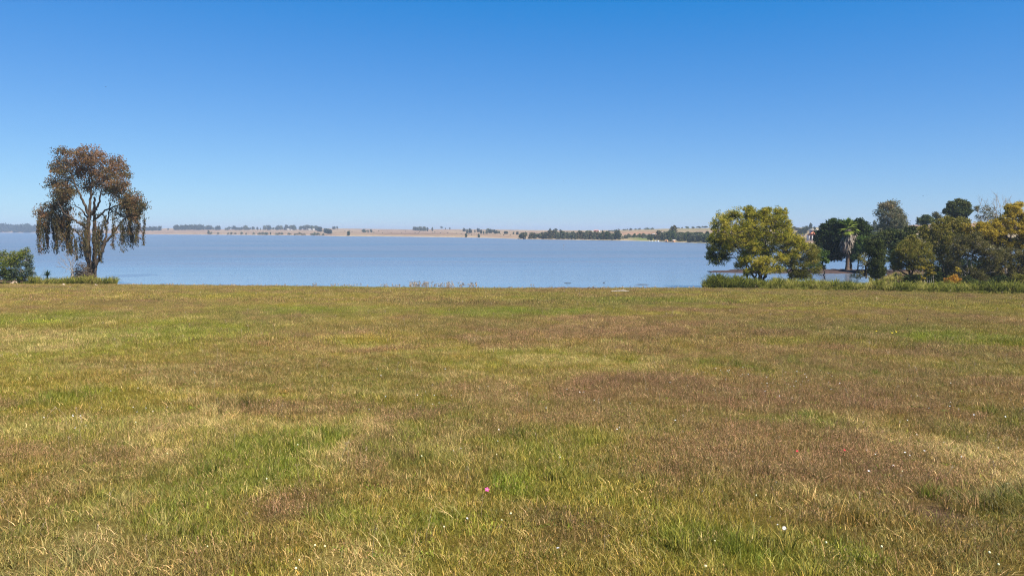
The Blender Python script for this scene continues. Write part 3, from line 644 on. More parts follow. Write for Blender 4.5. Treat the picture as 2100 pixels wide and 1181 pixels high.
    t.stem([q(890, 985), q(895, 880), q(920, 760), q(945, 640)], .12, .03)
    for a in (-.9, -.5, -.2, .2, .5): t.sprays(t.P(*Z4(870, 960)), np.array([math.sin(a), rng.normal() * .2, math.cos(a)]), 1.3, .03, 2, 3, .4)
    for x, y, a, b, n in ((830, 720, 60, 50, 12), (870, 790, 60, 60, 14), (890, 690, 40, 40, 8), (840, 930, 90, 40, 12), (740, 960, 80, 30, 10)): t.lobe(*Z4(x, y), a / 6.56, b / 6.56, n, 26, tone=.72, ln=.17, wd=.08, rc=.34, limb=False)
    t.done()
    # background trees on the right
    t = Tree('tall_gum_tree', 'tall greyish gum tree rising against the sky right of the palm', 'tree', 1829, 190, vbase=528, bark=BARK_GREY, leaf=L_EUCGREY)
    q = lambda x, y, d=0: (*Z3(x, y), d)
    for pts in ([q(440, 740), q(440, 480), q(430, 330), q(400, 230)], [q(440, 500), q(470, 350), q(470, 220)], [q(440, 520), q(360, 400), q(350, 300)], [q(440, 500), q(510, 400), q(530, 330)]): t.stem(pts, .3, .06)
    for x, y, a, b, n, tone, dy in ((380, 210, 65, 60, 32, .85, 0), (460, 200, 55, 60, 32, .7, 1), (340, 290, 60, 70, 28, .4, 0), (420, 310, 80, 80, 40, .6, -1), (500, 290, 60, 70, 30, .65, 0), (540, 350, 55, 70, 26, .6, 0), (480, 390, 90, 70, 36, .5, -1), (370, 390, 80, 70, 32, .35, 0), (330, 440, 60, 50, 18, .3, 0), (550, 430, 50, 60, 16, .5, 0), (430, 450, 80, 50, 22, .45, 0)):  # leaf tone paints the lit top and right, shaded left
        t.lobe(*Z3(x, y), a / 4.92, b / 4.92, n, 34, tone=tone, dy=dy, ln=.46, wd=.17, rc=.72, droop=.5, tv=.16)
    t.done()
    t = Tree('umbrella_tree', 'flat-topped dark tree on the skyline beside the brown hill', 'tree', 1899, 210, vbase=520, bark=BARK_DARK, leaf=L_ROUND)
    t.stem([q(790, 690), q(790, 440), q(785, 380)], .28, .12)
    for x, y, a, b, n, tone in ((770, 350, 70, 34, 34, .55), (720, 365, 40, 24, 14, .5), (830, 355, 36, 34, 14, .5), (790, 325, 40, 20, 14, .6), (770, 390, 40, 25, 10, .3)): t.lobe(*Z3(x, y), a / 4.92, b / 4.92, n, 34, tone=tone, ln=.5, wd=.26, rc=.6)
    t.done()
    t = Tree('slender_tree', 'small pale slender tree on the skyline left of the round-crowned tree', 'tree', 1921, 215, vbase=520, bark=BARK_GREY, leaf=L_GREYOL)
    t.stem([q(890, 690), q(890, 400), q(890, 330)], .2, .06)
    for x, y, a, b, n in ((880, 300, 32, 22, 12), (910, 315, 30, 24, 12), (890, 340, 26, 20, 8)): t.lobe(*Z3(x, y), a / 4.92, b / 4.92, n, 30, tone=.45, ln=.42, wd=.18, rc=.55)
    t.done()
    t = Tree('round_crowned_tree', 'dark green round-crowned tree with dense clumps against the sky', 'tree', 1962, 176, vbase=530, bark=BARK_DARK, leaf=L_ROUND)
    t.stem([q(1090, 740), q(1090, 400), q(1095, 300)], .34, .14); t.stem([q(1090, 380), q(1030, 290), q(1010, 240)], .16, .06); t.stem([q(1090, 380), q(1150, 290), q(1180, 240)], .16, .06)
    for x, y, a, b, n, tone, dy in ((1040, 200, 50, 38, 34, .7, 0), (1120, 175, 60, 40, 38, .75, 0), (1190, 210, 48, 44, 34, .75, 0), (1000, 265, 50, 40, 30, .4, 0), (1080, 260, 60, 48, 30, .45, -1), (1170, 270, 60, 40, 30, .5, -.5), (1110, 310, 60, 45, 26, .25, 0), (1210, 255, 26, 24, 10, .6, 0), (1050, 320, 50, 30, 12, .25, 0), (1150, 330, 40, 30, 10, .2, 0)):  # sunlit top right and shaded left and underside put into leaf tone
        t.lobe(*Z3(x, y), a / 5.6, b / 5.6, n, 40, tone=tone, dy=dy, ln=.36, wd=.22, rc=.42, tv=.14, hollow=.62)
    t.done()
    # green shrubbery trees behind the creeper tree
    t = Tree('dark_leafy_tree', 'dark green bushy tree below the tall greyish gum tree', 'tree', 1838, 140, vbase=566, bark=BARK_DARK, leaf=L_ROUND)
    t.stem([q(470, 900), q(440, 700), q(420, 560)], .25, .08)
    for x, y, a, b, n, tone in ((330, 520, 90, 50, 30, .6), (450, 500, 100, 60, 34, .5), (560, 500, 90, 60, 30, .6), (420, 590, 110, 70, 36, .35), (300, 600, 80, 70, 24, .5), (640, 460, 60, 50, 18, .35), (540, 600, 80, 60, 20, .35), (620, 540, 80, 60, 20, .4)): t.lobe(*Z3(x, y), a / 4.92, b / 4.92, n, 40, tone=tone, ln=.4, wd=.22, rc=.55)
    t.done()
    t = Tree('light_green_tree', 'light green leafy tree between the palm and the creeper tree', 'tree', 1768, 142, vbase=562, bark=BARK_DARK, leaf=L_GREEN)
    t.stem([q(95, 900), q(100, 780), q(110, 640)], .16, .05)
    for x, y, a, b, n, tone in ((110, 610, 60, 60, 24, .45), (150, 560, 60, 50, 18, .4), (80, 690, 50, 50, 18, .3), (400, 680, 80, 70, 30, .5), (450, 620, 60, 60, 20, .5), (380, 760, 60, 60, 18, .3)): t.lobe(*Z3(x, y), a / 4.92, b / 4.92, n, 40, tone=tone, ln=.34, wd=.2, rc=.5, dy=-3 if x > 300 else 0)
    t.done()
    # olive thicket
    def olive(name, label, u, Y, stems, lobes, leaf, bark=BARK, ln=.22, wd=.09, rc=.42, per=38, zf=Z3, sc=4.92, r0=.18, vb=None):
        t = Tree(name, label, 'tree', u, Y, bark=bark, leaf=leaf, vbase=vb)
        for pts in stems: t.stem([(*zf(p[0], p[1]), p[2] if len(p) > 2 else 0) for p in pts], r0, .035)
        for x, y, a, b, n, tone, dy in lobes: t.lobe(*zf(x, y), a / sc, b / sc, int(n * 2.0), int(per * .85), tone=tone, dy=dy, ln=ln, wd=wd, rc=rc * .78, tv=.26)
        return t
    olive('olive_tree', 'rounded olive-green tree with forked trunk behind the layered yellow plant', 1866, 108.5,
          [[(620, 960), (615, 880), (560, 780), (520, 680)], [(625, 960), (640, 860), (690, 760), (700, 640)], [(620, 930), (540, 870), (470, 850)], [(622, 920), (620, 780), (620, 640)]],
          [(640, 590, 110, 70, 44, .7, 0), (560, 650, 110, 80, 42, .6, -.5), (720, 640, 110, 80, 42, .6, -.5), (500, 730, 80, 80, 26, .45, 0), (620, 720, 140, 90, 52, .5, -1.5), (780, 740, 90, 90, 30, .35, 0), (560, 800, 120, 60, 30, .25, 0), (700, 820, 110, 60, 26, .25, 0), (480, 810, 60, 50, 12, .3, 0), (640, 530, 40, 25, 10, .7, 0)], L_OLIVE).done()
    olive('tall_olive_tree', 'tall yellowish olive tree in front of the round-crowned tree', 1945, 118,
          [[(960, 1000), (955, 800), (930, 620), (900, 480)], [(965, 1000), (1000, 780), (1010, 580), (1020, 450)]],
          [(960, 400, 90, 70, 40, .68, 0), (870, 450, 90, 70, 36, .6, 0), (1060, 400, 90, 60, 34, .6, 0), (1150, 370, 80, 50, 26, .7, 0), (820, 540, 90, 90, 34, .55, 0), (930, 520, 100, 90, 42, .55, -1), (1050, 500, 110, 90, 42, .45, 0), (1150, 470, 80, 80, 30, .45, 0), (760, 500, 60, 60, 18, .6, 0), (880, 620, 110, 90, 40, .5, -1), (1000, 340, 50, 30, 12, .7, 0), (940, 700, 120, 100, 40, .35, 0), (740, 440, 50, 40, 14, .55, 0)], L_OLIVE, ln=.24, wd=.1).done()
    t = olive('grey_olive_tree', 'greyish olive tree with many thin bare stems in the middle of the thicket', 1982, 107,
          [[(1160, 1020), (1130, 860), (1100, 700), (1080, 560)], [(1200, 1020), (1200, 840), (1200, 650)], [(1220, 1020), (1240, 860), (1240, 700), (1290, 560)], [(1180, 1020), (1180, 880), (1120, 800), (1060, 720)], [(1230, 1020), (1310, 860), (1400, 760)], [(1200, 1000), (1340, 900), (1480, 870)]],
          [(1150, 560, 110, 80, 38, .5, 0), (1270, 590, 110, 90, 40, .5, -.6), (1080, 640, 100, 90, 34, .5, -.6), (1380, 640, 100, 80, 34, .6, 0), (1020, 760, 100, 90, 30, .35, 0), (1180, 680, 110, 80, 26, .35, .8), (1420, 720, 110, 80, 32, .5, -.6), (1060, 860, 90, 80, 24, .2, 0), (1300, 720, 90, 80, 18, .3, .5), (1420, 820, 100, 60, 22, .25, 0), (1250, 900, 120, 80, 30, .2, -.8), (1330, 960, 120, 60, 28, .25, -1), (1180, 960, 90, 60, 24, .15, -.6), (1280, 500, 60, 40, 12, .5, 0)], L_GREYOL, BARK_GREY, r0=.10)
    t.done()
    t = olive('yellow_tree', 'tall tree with golden-yellow autumn foliage at the right frame edge', 2082, 112,
          [[(1640, 1040), (1620, 820), (1600, 600), (1560, 440), (1480, 320)], [(1650, 1040), (1640, 780), (1640, 560), (1660, 380), (1680, 240)], [(1660, 1020), (1720, 760), (1760, 520), (1780, 300)], [(1600, 560, -1), (1500, 480, -1.2), (1350, 420, -1.4)]],
          [(1290, 430, 80, 60, 34, .72, -1), (1370, 480, 90, 60, 36, .68, -1), (1460, 400, 80, 60, 30, .6, 0), (1660, 260, 80, 70, 36, .75, 0), (1740, 330, 90, 90, 40, .55, 0), (1590, 340, 80, 70, 30, .7, 0), (1520, 470, 110, 80, 40, .62, 0), (1640, 430, 90, 80, 34, .6, -1), (1750, 480, 90, 90, 34, .4, -1), (1560, 580, 110, 70, 32, .45, 0), (1700, 600, 110, 80, 34, .35, 0), (1830, 420, 90, 110, 34, .5, 0), (1460, 540, 80, 60, 22, .5, 0), (1830, 600, 100, 100, 30, .4, 0), (1620, 220, 40, 30, 10, .8, 0), (1720, 210, 50, 40, 14, .8, 0), (1230, 430, 70, 50, 18, .4, 1.5), (1300, 500, 100, 60, 24, .35, 1.5), (1420, 560, 100, 60, 24, .35, 1.5), (1480, 450, 80, 60, 20, .4, 1.5)], L_YELLOW, BARK_DARK, ln=.24, wd=.11)
    t.done()
    t = olive('bare_topped_tree', 'thin grey tree with leafless twigs poking above the yellow tree', 2033, 126,
          [[(1600, 1000), (1580, 700), (1540, 420), (1530, 280)], [(1590, 800), (1440, 560), (1370, 420), (1310, 320)], [(1560, 600), (1430, 420), (1380, 280)]],
          [(1300, 235, 38, 34, 12, .5, 0), (1400, 240, 70, 50, 14, .45, 0), (1350, 310, 80, 50, 14, .45, 0), (1470, 300, 70, 50, 14, .45, 0), (1420, 350, 90, 40, 14, .4, 0)], L_GREYOL, BARK_PALE, ln=.2, wd=.08, per=20, r0=.16)
    for x, y, h in ((1350, 240, 130), (1390, 230, 110), (1500, 240, 150), (1530, 230, 160), (1560, 240, 130), (1590, 240, 120), (1480, 260, 120), (1650, 220, 110), (1700, 230, 80), (1460, 300, 120), (1420, 330, 120), (1620, 250, 110), (1750, 230, 70), (1540, 320, 130), (1500, 340, 130)):
        t.sprays(t.P(*Z3(x, y)), np.array([rng.normal() * .2, rng.normal() * .2, 1]), h / 4.92 * t.k * .62, .032, 2, 4, .36)
    t.done()
    t = olive('shady_tree', 'dark brownish tree in shade under the yellow tree', 2075, 108,
          [[(1620, 1040), (1610, 900), (1640, 760), (1640, 640)], [(1600, 1040), (1560, 900), (1500, 800)], [(1640, 1040), (1700, 880), (1760, 760)]],
          [(1520, 700, 110, 70, 30, .45, 0), (1640, 700, 110, 80, 32, .5, 0), (1770, 720, 110, 90, 32, .45, 0), (1560, 800, 100, 70, 26, .3, 0), (1700, 830, 120, 80, 30, .3, -.5), (1480, 870, 90, 60, 20, .3, 0), (1600, 920, 120, 70, 30, .2, -.6), (1750, 940, 120, 70, 30, .25, -.6), (1480, 950, 80, 60, 20, .2, 0), (1850, 820, 110, 120, 30, .4, 0)], L_GREYOL, BARK, ln=.22, wd=.1).done()
    t = olive('back_tree', 'dark tangled tree closing the gap behind the thin grey stems of the thicket', 1960, 122,
          [[(1100, 1010), (1090, 860), (1060, 760)], [(1110, 1010), (1180, 860), (1260, 740)], [(1120, 1010), (1280, 900), (1400, 800)]],
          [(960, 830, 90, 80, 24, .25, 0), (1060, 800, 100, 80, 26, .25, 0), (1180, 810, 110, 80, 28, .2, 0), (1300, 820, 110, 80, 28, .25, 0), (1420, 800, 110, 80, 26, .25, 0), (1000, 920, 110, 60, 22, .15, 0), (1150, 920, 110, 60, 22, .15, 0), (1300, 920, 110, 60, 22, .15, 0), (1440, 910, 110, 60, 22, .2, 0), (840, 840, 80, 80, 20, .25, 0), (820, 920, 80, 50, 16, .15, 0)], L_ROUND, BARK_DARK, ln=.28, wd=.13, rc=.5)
    t.done()
    # undergrowth shrubs at the foot of the thicket
    for k, (x, y, a, b, Y, tone, lf, lab) in enumerate(((640, 950, 90, 50, 104, .15, L_DARK, 'low dark shrub under the rounded olive-green tree'), (870, 940, 110, 60, 103.5, .25, L_DARK, 'low dark shrub between the layered plant and the orange shrub'),
                                                       (1240, 980, 150, 60, 100.5, .35, L_ROUND, 'broad dark shrub right of the orange shrub'), (1560, 990, 150, 60, 98.5, .3, L_ROUND, 'broad dark shrub under the yellow tree'), (1760, 960, 120, 70, 97.5, .35, L_OLIVE, 'olive shrub under the yellow tree at the right frame edge'))):
        t = Tree('shrub', lab, 'shrub', Z3(x, y)[0], Y, bark=BARK_DARK, leaf=lf, group='shrubs at the foot of the thicket')
        for _ in range(5): t.lobe(*Z3(x + rng.normal() * a * .45, y + rng.normal() * 14), a / 9, b / 6, 22, 36, tone=tone, ln=.2, wd=.1, rc=.34, limb=False)
        t.done('foliage')
    t = Tree('orange_shrub', 'small shrub with bright orange autumn leaves at the foot of the thicket', 'shrub', 1958, 98.6, bark=BARK, leaf=L_ORANGE)
    t.stem([(1958, 588, 0), (1957, 578, 0), (1956, 571, 0)], .05, .02)
    for x, y, a, b, n, tone in ((1070, 940, 46, 34, 26, .75), (1040, 970, 50, 30, 20, .6), (1000, 960, 40, 30, 12, .3), (1110, 965, 36, 26, 14, .55), (1080, 990, 50, 16, 10, .35)): t.lobe(*Z3(x, y), a / 4.92, b / 4.92, n, 26, tone=tone, ln=.17, wd=.1, rc=.22)
    t.done()
    t = Tree('yellow_sprig', 'small tuft of bright yellow leaves above the orange shrub', 'shrub', 1967, 101, bark=BARK, leaf=L_YELLOW)
    t.stem([(1968, 588, 0), (1967, 570, 0), (1966, 556, 0)], .04, .015); t.lobe(*Z3(1110, 850), 5, 5, 8, 20, tone=.8, ln=.18, wd=.12, rc=.2); t.done()
    # layered plant with fans of yellowing leaves
    t = Tree('layered_plant', 'tall plant with flat tiers of yellowing leaves on thin pale stems', 'plant', 1903, 99.2, bark=BARK_PALE, leaf=L_YELLOW)
    for x0, x1, y1 in ((795, 780, 830), (815, 820, 820), (830, 845, 850), (790, 700, 828), (850, 860, 880), (770, 755, 930)): t.stem([(*Z3(x0, 1010), 0), (*Z3((x0 + x1) / 2 + 4, (1010 + y1) / 2), 0), (*Z3(x1, y1), 0)], .03, .014, jit=.08, sides=5)
    for x, y, a in ((700, 826, 46), (760, 834, 40), (840, 812, 36), (830, 842, 46), (815, 872, 40), (850, 886, 30), (760, 935, 28), (800, 900, 24)):
        t.lobe(*Z3(x, y), a / 4.92, 1.6, 9, 15, tone=.3 if y < 920 else .8, tv=.22, ln=.26, wd=.12, rc=.16, limb=False)
    t.done('foliage', 'stem')
right_bank()

# ------------------------------------------------------------------ palm
def palm():
    Y = 146.5; k = Y / FPX
    base = pix(1737, 562, Y); base[2] = .1
    root = thing('fan_palm', tuple(base), 'fan palm with a skirt of dead pale fronds on the mud bank', 'palm tree')
    top = pix(1738.5, 470, Y)
    w = QB(); n = 60; tt = np.linspace(0, 1, n)[:, None]; P = base + (top - base) * tt
    P[:, 0] += .12 * np.sin(tt[:, 0] * 3)
    rad = .32 - .10 * tt[:, 0] + .25 * np.exp(-tt[:, 0] * 14) + .025 * (np.arange(n) % 2)
    w.tube(P, rad, 12); link('trunk', w.mesh('palm_trunk', [simple('palm_bark', (.12, .085, .06), .95, .4, 3, .6)], base), root)
    # dead skirt
    s = QB()
    for i in range(700):
        a = rng.uniform(0, 2 * np.pi); z0 = rng.uniform(0, 1); u = np.array([math.cos(a), math.sin(a), 0]); sd_ = np.array([-u[1], u[0], 0])
        A = top - [0, 0, .1 + 2.7 * z0] + u * .3; r_ = 1.25 + .45 * math.sin(3 * z0) + rng.normal() * .22; L = rng.uniform(1.1, 2.2)
        B = A + u * r_ * .55 - [0, 0, L * .45]; D = A + u * r_ * (.85 - .5 * rng.random()) - [0, 0, L] + sd_ * rng.normal() * .15; wd = rng.uniform(.05, .13); tn = np.clip(rng.normal(.55, .25), 0, 1)
        s.add([A - sd_ * .03, A + sd_ * .03, B + sd_ * wd, B - sd_ * wd, D + sd_ * .02, D - sd_ * .02], [[0, 1, 2, 3], [3, 2, 4, 5]], 0, tn)
    link('dead_skirt', s.mesh('palm_dead_skirt', [L_SKIRT], base), root)
    def frond(name, d, L, mat, tone, fold, span=1.25, R_=1.0):
        b = QB(); d = np.asarray(d, float); d /= np.linalg.norm(d)
        m = 7; q = np.linspace(0, 1, m)[:, None]; Q = top + d * L * q; Q[:, 2] -= fold * L * q[:, 0] ** 2 * .5
        b.tube(Q, np.linspace(.035, .02, m), 5, 0, tone)
        e = Q[-1]; f = Q[-1] - Q[-2]; f /= np.linalg.norm(f); sd_ = np.cross(f, [0, 0, 1.0]); sd_ /= np.linalg.norm(sd_) + 1e-6
        for aa in np.linspace(-span, span, 17):
            g = f * math.cos(aa) + sd_ * math.sin(aa); nn = np.cross(g, sd_ * .2 + [0, 0, 1.0]); nn /= np.linalg.norm(nn); l2 = R_ * rng.uniform(.85, 1.1)
            mid = e + g * l2 * .55; tip = e + g * l2 - [0, 0, fold * .45 * rng.uniform(.5, 1.4)]
            b.add([e - nn * .02, e + nn * .02, mid + nn * .085, mid - nn * .085, tip + nn * .01, tip - nn * .01], [[0, 1, 2, 3], [3, 2, 4, 5]], 0, np.clip(tone + rng.normal() * .1, 0, 1))
        link(name, b.mesh('palm_' + name, [mat], base), root)
    for i, (a, e, tn) in enumerate(((0, 1.5, .35), (2.6, 1.25, .2), (.5, 1.15, .75), (4.2, 1.2, .4), (1.8, 1.05, .3), (3.3, .9, .25), (5.4, .95, .6), (.1, .75, .7), (2.3, .6, .3), (4.8, .55, .5), (3.6, .35, .55), (1.2, .4, .4), (5.9, .3, .6), (3.0, .05, .7), (.4, .1, .65), (4.4, .0, .6), (2.0, .0, .3))):
        frond('frond', (math.cos(a) * math.cos(e), math.sin(a) * math.cos(e), math.sin(e)), 1.05, L_PALM, tn, .08 + .34 * (1.5 - e), .95, 1.35)
    for a, e in ((.0, .15), (.35, -.1), (5.9, -.3), (3.4, -.35), (4.6, -.3)):
        frond('dead_frond', (math.cos(a) * math.cos(e), math.sin(a) * math.cos(e), math.sin(e)), 1.2, L_SKIRT, .7, 1.1, .8, .9)
palm()

# ------------------------------------------------------------------ reeds
def reeds(name, label, spans, mat=L_REED):
    """clumps of arching blades"""
    b = QB()
    for (u0, u1, y0, y1, n, h, tone, lean) in spans:
        for _ in range(n):
            u = rng.uniform(u0, u1); s_ = s_of(u); e = rng.uniform(y0, y1); Y = float(edge_y(s_)) + e; x = s_ * Y
            ck = float(fbm(np.array([u * .07]), np.array([e * .4]), 77, 3)[0]); H = h * rng.uniform(.55, 1.1) * np.clip(.3 + 1.4 * ck, .45, 1.3)
            tc = tone + (float(fbm(np.array([u * .05]), np.array([2.0]), 78, 3)[0]) - .5) * 1.0 + rng.normal() * .16
            m = int(rng.integers(14, 26)); a = rng.uniform(0, 2 * np.pi, m); out = np.stack([np.cos(a), np.sin(a), 0 * a], -1)
            P0 = np.array([x, Y, float(field_z(x, Y)) - .03]) + out * rng.uniform(0, .16, (m, 1)); hh = (H * rng.uniform(.5, 1.15, m))[:, None]; k = rng.uniform(.1, .85, (m, 1)); up = np.array([0, 0, 1.0])
            P1 = P0 + out * k * .22 * hh + up * hh * .5; P2 = P0 + out * k * .62 * hh + up * hh * .86; P3 = P0 + out * k * 1.15 * hh + up * hh * (1.02 - .5 * k)
            c = rng.uniform(-.9, .9, m); sd_ = np.stack([np.cos(c), np.sin(c), 0 * c], -1); w = rng.uniform(.016, .032, (m, 1))
            V = np.stack([P0 - sd_ * w, P0 + sd_ * w, P1 + sd_ * w, P1 - sd_ * w, P2 + sd_ * w * .8, P2 - sd_ * w * .8, P3 + sd_ * .003, P3 - sd_ * .003], 1)
            F = (np.arange(m)[:, None, None] * 8 + np.array([[0, 1, 2, 3], [3, 2, 4, 5], [5, 4, 6, 7]])[None]).reshape(-1, 4)
            b.add(V.reshape(-1, 3), F, 0, np.repeat(np.clip(tc + rng.normal(size=m) * .1, 0, 1), 3))
    o = link(name, b.mesh(name, [mat])); tag(o, label, kind='stuff')
reeds('reeds', 'long green reeds along the water below the willow and thicket', [(1449, 1560, .5, 4.0, 230, 1.5, .34, 0), (1460, 1500, .8, 3.0, 70, 1.8, .28, 0), (1442, 1460, .3, 3.0, 30, .9, .4, 0), (1550, 1800, .3, 3.8, 520, 1.25, .66, 0), (1790, 2010, .2, 3.2, 450, 1.2, .55, 0), (2000, 2200, .2, 3.0, 420, 1.5, .22, 0), (1560, 2100, -.3, .6, 260, .5, .7, 0), (1775, 1950, 4, 34, 330, .7, .85, 0), (1515, 1660, 4, 6.5, 130, 1.15, .2, 0), (1725, 1790, 3, 7, 70, 1.1, .35, 0)])
reeds('reed_fringe', 'short green reeds on the bank around the gum tree', [(62, 130, .8, 3.5, 95, 1.2, .5, 0), (128, 205, .8, 3.5, 130, 1.2, .62, 0), (212, 236, .8, 2.6, 45, 1.15, .5, 0), (-80, 60, 1.2, 3.5, 60, .6, .45, 0)])

# ------------------------------------------------------------------ meadow grass
def blade_set(n, r, h, wid, lean, straw_flat=0.0, seed=0, tips=0.0, leafy=False):
    g = np.random.default_rng(seed); V = []; F = []
    for i in range(n):
        a = g.uniform(0, 2 * np.pi); rr = r * math.sqrt(g.random()); P0 = np.array([rr * math.cos(a), rr * math.sin(a), -.015])
        hh = h * g.uniform(.45, 1.15); b = g.uniform(0, 2 * np.pi); l = np.array([math.cos(b), math.sin(b), 0]) * g.uniform(.1, 1) * lean * hh
        up = np.array([0, 0, hh])
        if g.random() < straw_flat: l = l / (np.linalg.norm(l) + 1e-6) * hh * 1.1; up = up * .28
        c = g.uniform(0, np.pi); sd_ = np.array([math.cos(c), math.sin(c), 0]); w = wid * g.uniform(.7, 1.3) / 2
        P1 = P0 + l * .35 + up * .55; P2 = P0 + l * 1.0 + up * g.uniform(.8, 1.0); k = len(V)
        if leafy: V += [P0 - sd_ * w * .2, P0 + sd_ * w * .2, P1 + sd_ * w * 1.6, P1 - sd_ * w * 1.6, P2 + sd_ * w * .5, P2 - sd_ * w * .5]
        else: V += [P0 - sd_ * w, P0 + sd_ * w, P1 + sd_ * w * .8, P1 - sd_ * w * .8, P2 + sd_ * w * .12, P2 - sd_ * w * .12]
        F += [[k, k + 1, k + 2, k + 3], [k + 3, k + 2, k + 4, k + 5]]
        if g.random() < tips:
            for q in range(3):
                T = P2 + np.array([g.normal() * wid * 2.2, g.normal() * wid * 2.2, -q * wid * 3]); d = np.array([g.normal(), g.normal(), 1.5]); d /= np.linalg.norm(d); s2 = np.cross(d, [g.normal(), g.normal(), .1]); s2 /= np.linalg.norm(s2); k = len(V); m = wid * 2.0
                V += [T - d * m * 1.6, T + s2 * m * .45, T + d * m * 1.6, T - s2 * m * .45]; F.append([k, k + 1, k + 2, k + 3])
    return np.array(V), np.array(F)
def grass_material():
    m, t, out = nmat('meadow_grass')
    at = N(t, 'Attribute', attribute_name='tint', attribute_type='INSTANCER'); g = N(t, 'NewGeometry')
    r = g.outputs['Random Per Island']
    var = ramp(t, r, [(0, (.40, .48, .36)), (.3, (.75, .86, .62)), (.6, (1.08, 1.08, .95)), (.8, (1.5, 1.35, 1.35)), (1, (2.3, 1.95, 2.3))])
    mul = N(t, 'Mix', data_type='RGBA', blend_type='MULTIPLY'); mul.inputs[0].default_value = 1
    t.links.new(at.outputs['Color'], mul.inputs['A']); t.links.new(var, mul.inputs['B'])
    b = N(t, 'BsdfPrincipled'); b.inputs['Roughness'].default_value = .55; b.inputs['Specular IOR Level'].default_value = .25
    tr = N(t, 'BsdfTranslucent'); mx = N(t, 'MixShader'); mx.inputs[0].default_value = .25
    t.links.new(mul.outputs['Result'], b.inputs['Base Color']); t.links.new(mul.outputs['Result'], tr.inputs[0])
    t.links.new(b.outputs[0], mx.inputs[1]); t.links.new(tr.outputs[0], mx.inputs[2]); t.links.new(mx.outputs[0], out.inputs[0])
    return m
GRASS = grass_material()
def scatter(name, label, meshes, pos, rot, scl, idx, tint):
    """one mass of grass: points with an orientation, a size and a colour, each carrying one of the tuft shapes"""
    n = len(pos); me = bpy.data.meshes.new(name); me.vertices.add(n); me.vertices.foreach_set('co', np.asarray(pos, np.float32).ravel())
    for k, ty, arr in (('rot', 'FLOAT_VECTOR', rot), ('scl', 'FLOAT_VECTOR', scl), ('idx', 'INT', idx), ('tint', 'FLOAT_COLOR', np.concatenate([tint, np.ones((n, 1))], 1))):
        a = me.attributes.new(k, ty, 'POINT'); a.data.foreach_set({'FLOAT_VECTOR': 'vector', 'INT': 'value', 'FLOAT_COLOR': 'color'}[ty], np.asarray(arr, np.int32 if ty == 'INT' else np.float32).ravel())
    me.materials.append(GRASS)
    o = link(name, me); tag(o, label, kind='stuff')
    ng = bpy.data.node_groups.new(name + '_nodes', 'GeometryNodeTree')
    ng.interface.new_socket('Geometry', in_out='INPUT', socket_type='NodeSocketGeometry'); ng.interface.new_socket('Geometry', in_out='OUTPUT', socket_type='NodeSocketGeometry')
    gi = ng.nodes.new('NodeGroupInput'); go = ng.nodes.new('NodeGroupOutput'); L = ng.links.new
    join = ng.nodes.new('GeometryNodeJoinGeometry')
    for ms in reversed(meshes):
        src = bpy.data.objects.new(ms.name, ms)
        oi = ng.nodes.new('GeometryNodeObjectInfo'); oi.inputs['Object'].default_value = src; oi.inputs['As Instance'].default_value = False
        g2i = ng.nodes.new('GeometryNodeGeometryToInstance'); L(oi.outputs['Geometry'], g2i.inputs[0]); L(g2i.outputs[0], join.inputs[0])
    iop = ng.nodes.new('GeometryNodeInstanceOnPoints'); iop.inputs['Pick Instance'].default_value = True
    def na(nm, dt):
        a = ng.nodes.new('GeometryNodeInputNamedAttribute'); a.data_type = dt; a.inputs['Name'].default_value = nm; return a.outputs['Attribute']
    m2p = ng.nodes.new('GeometryNodeMeshToPoints')
    L(gi.outputs[0], m2p.inputs[0]); L(m2p.outputs[0], iop.inputs['Points']); L(join.outputs[0], iop.inputs['Instance'])
    L(na('idx', 'INT'), iop.inputs['Instance Index']); L(na('rot', 'FLOAT_VECTOR'), iop.inputs['Rotation']); L(na('scl', 'FLOAT_VECTOR'), iop.inputs['Scale'])
    L(iop.outputs[0], go.inputs[0])
    o.modifiers.new('tufts', 'NODES').node_group = ng
    return o
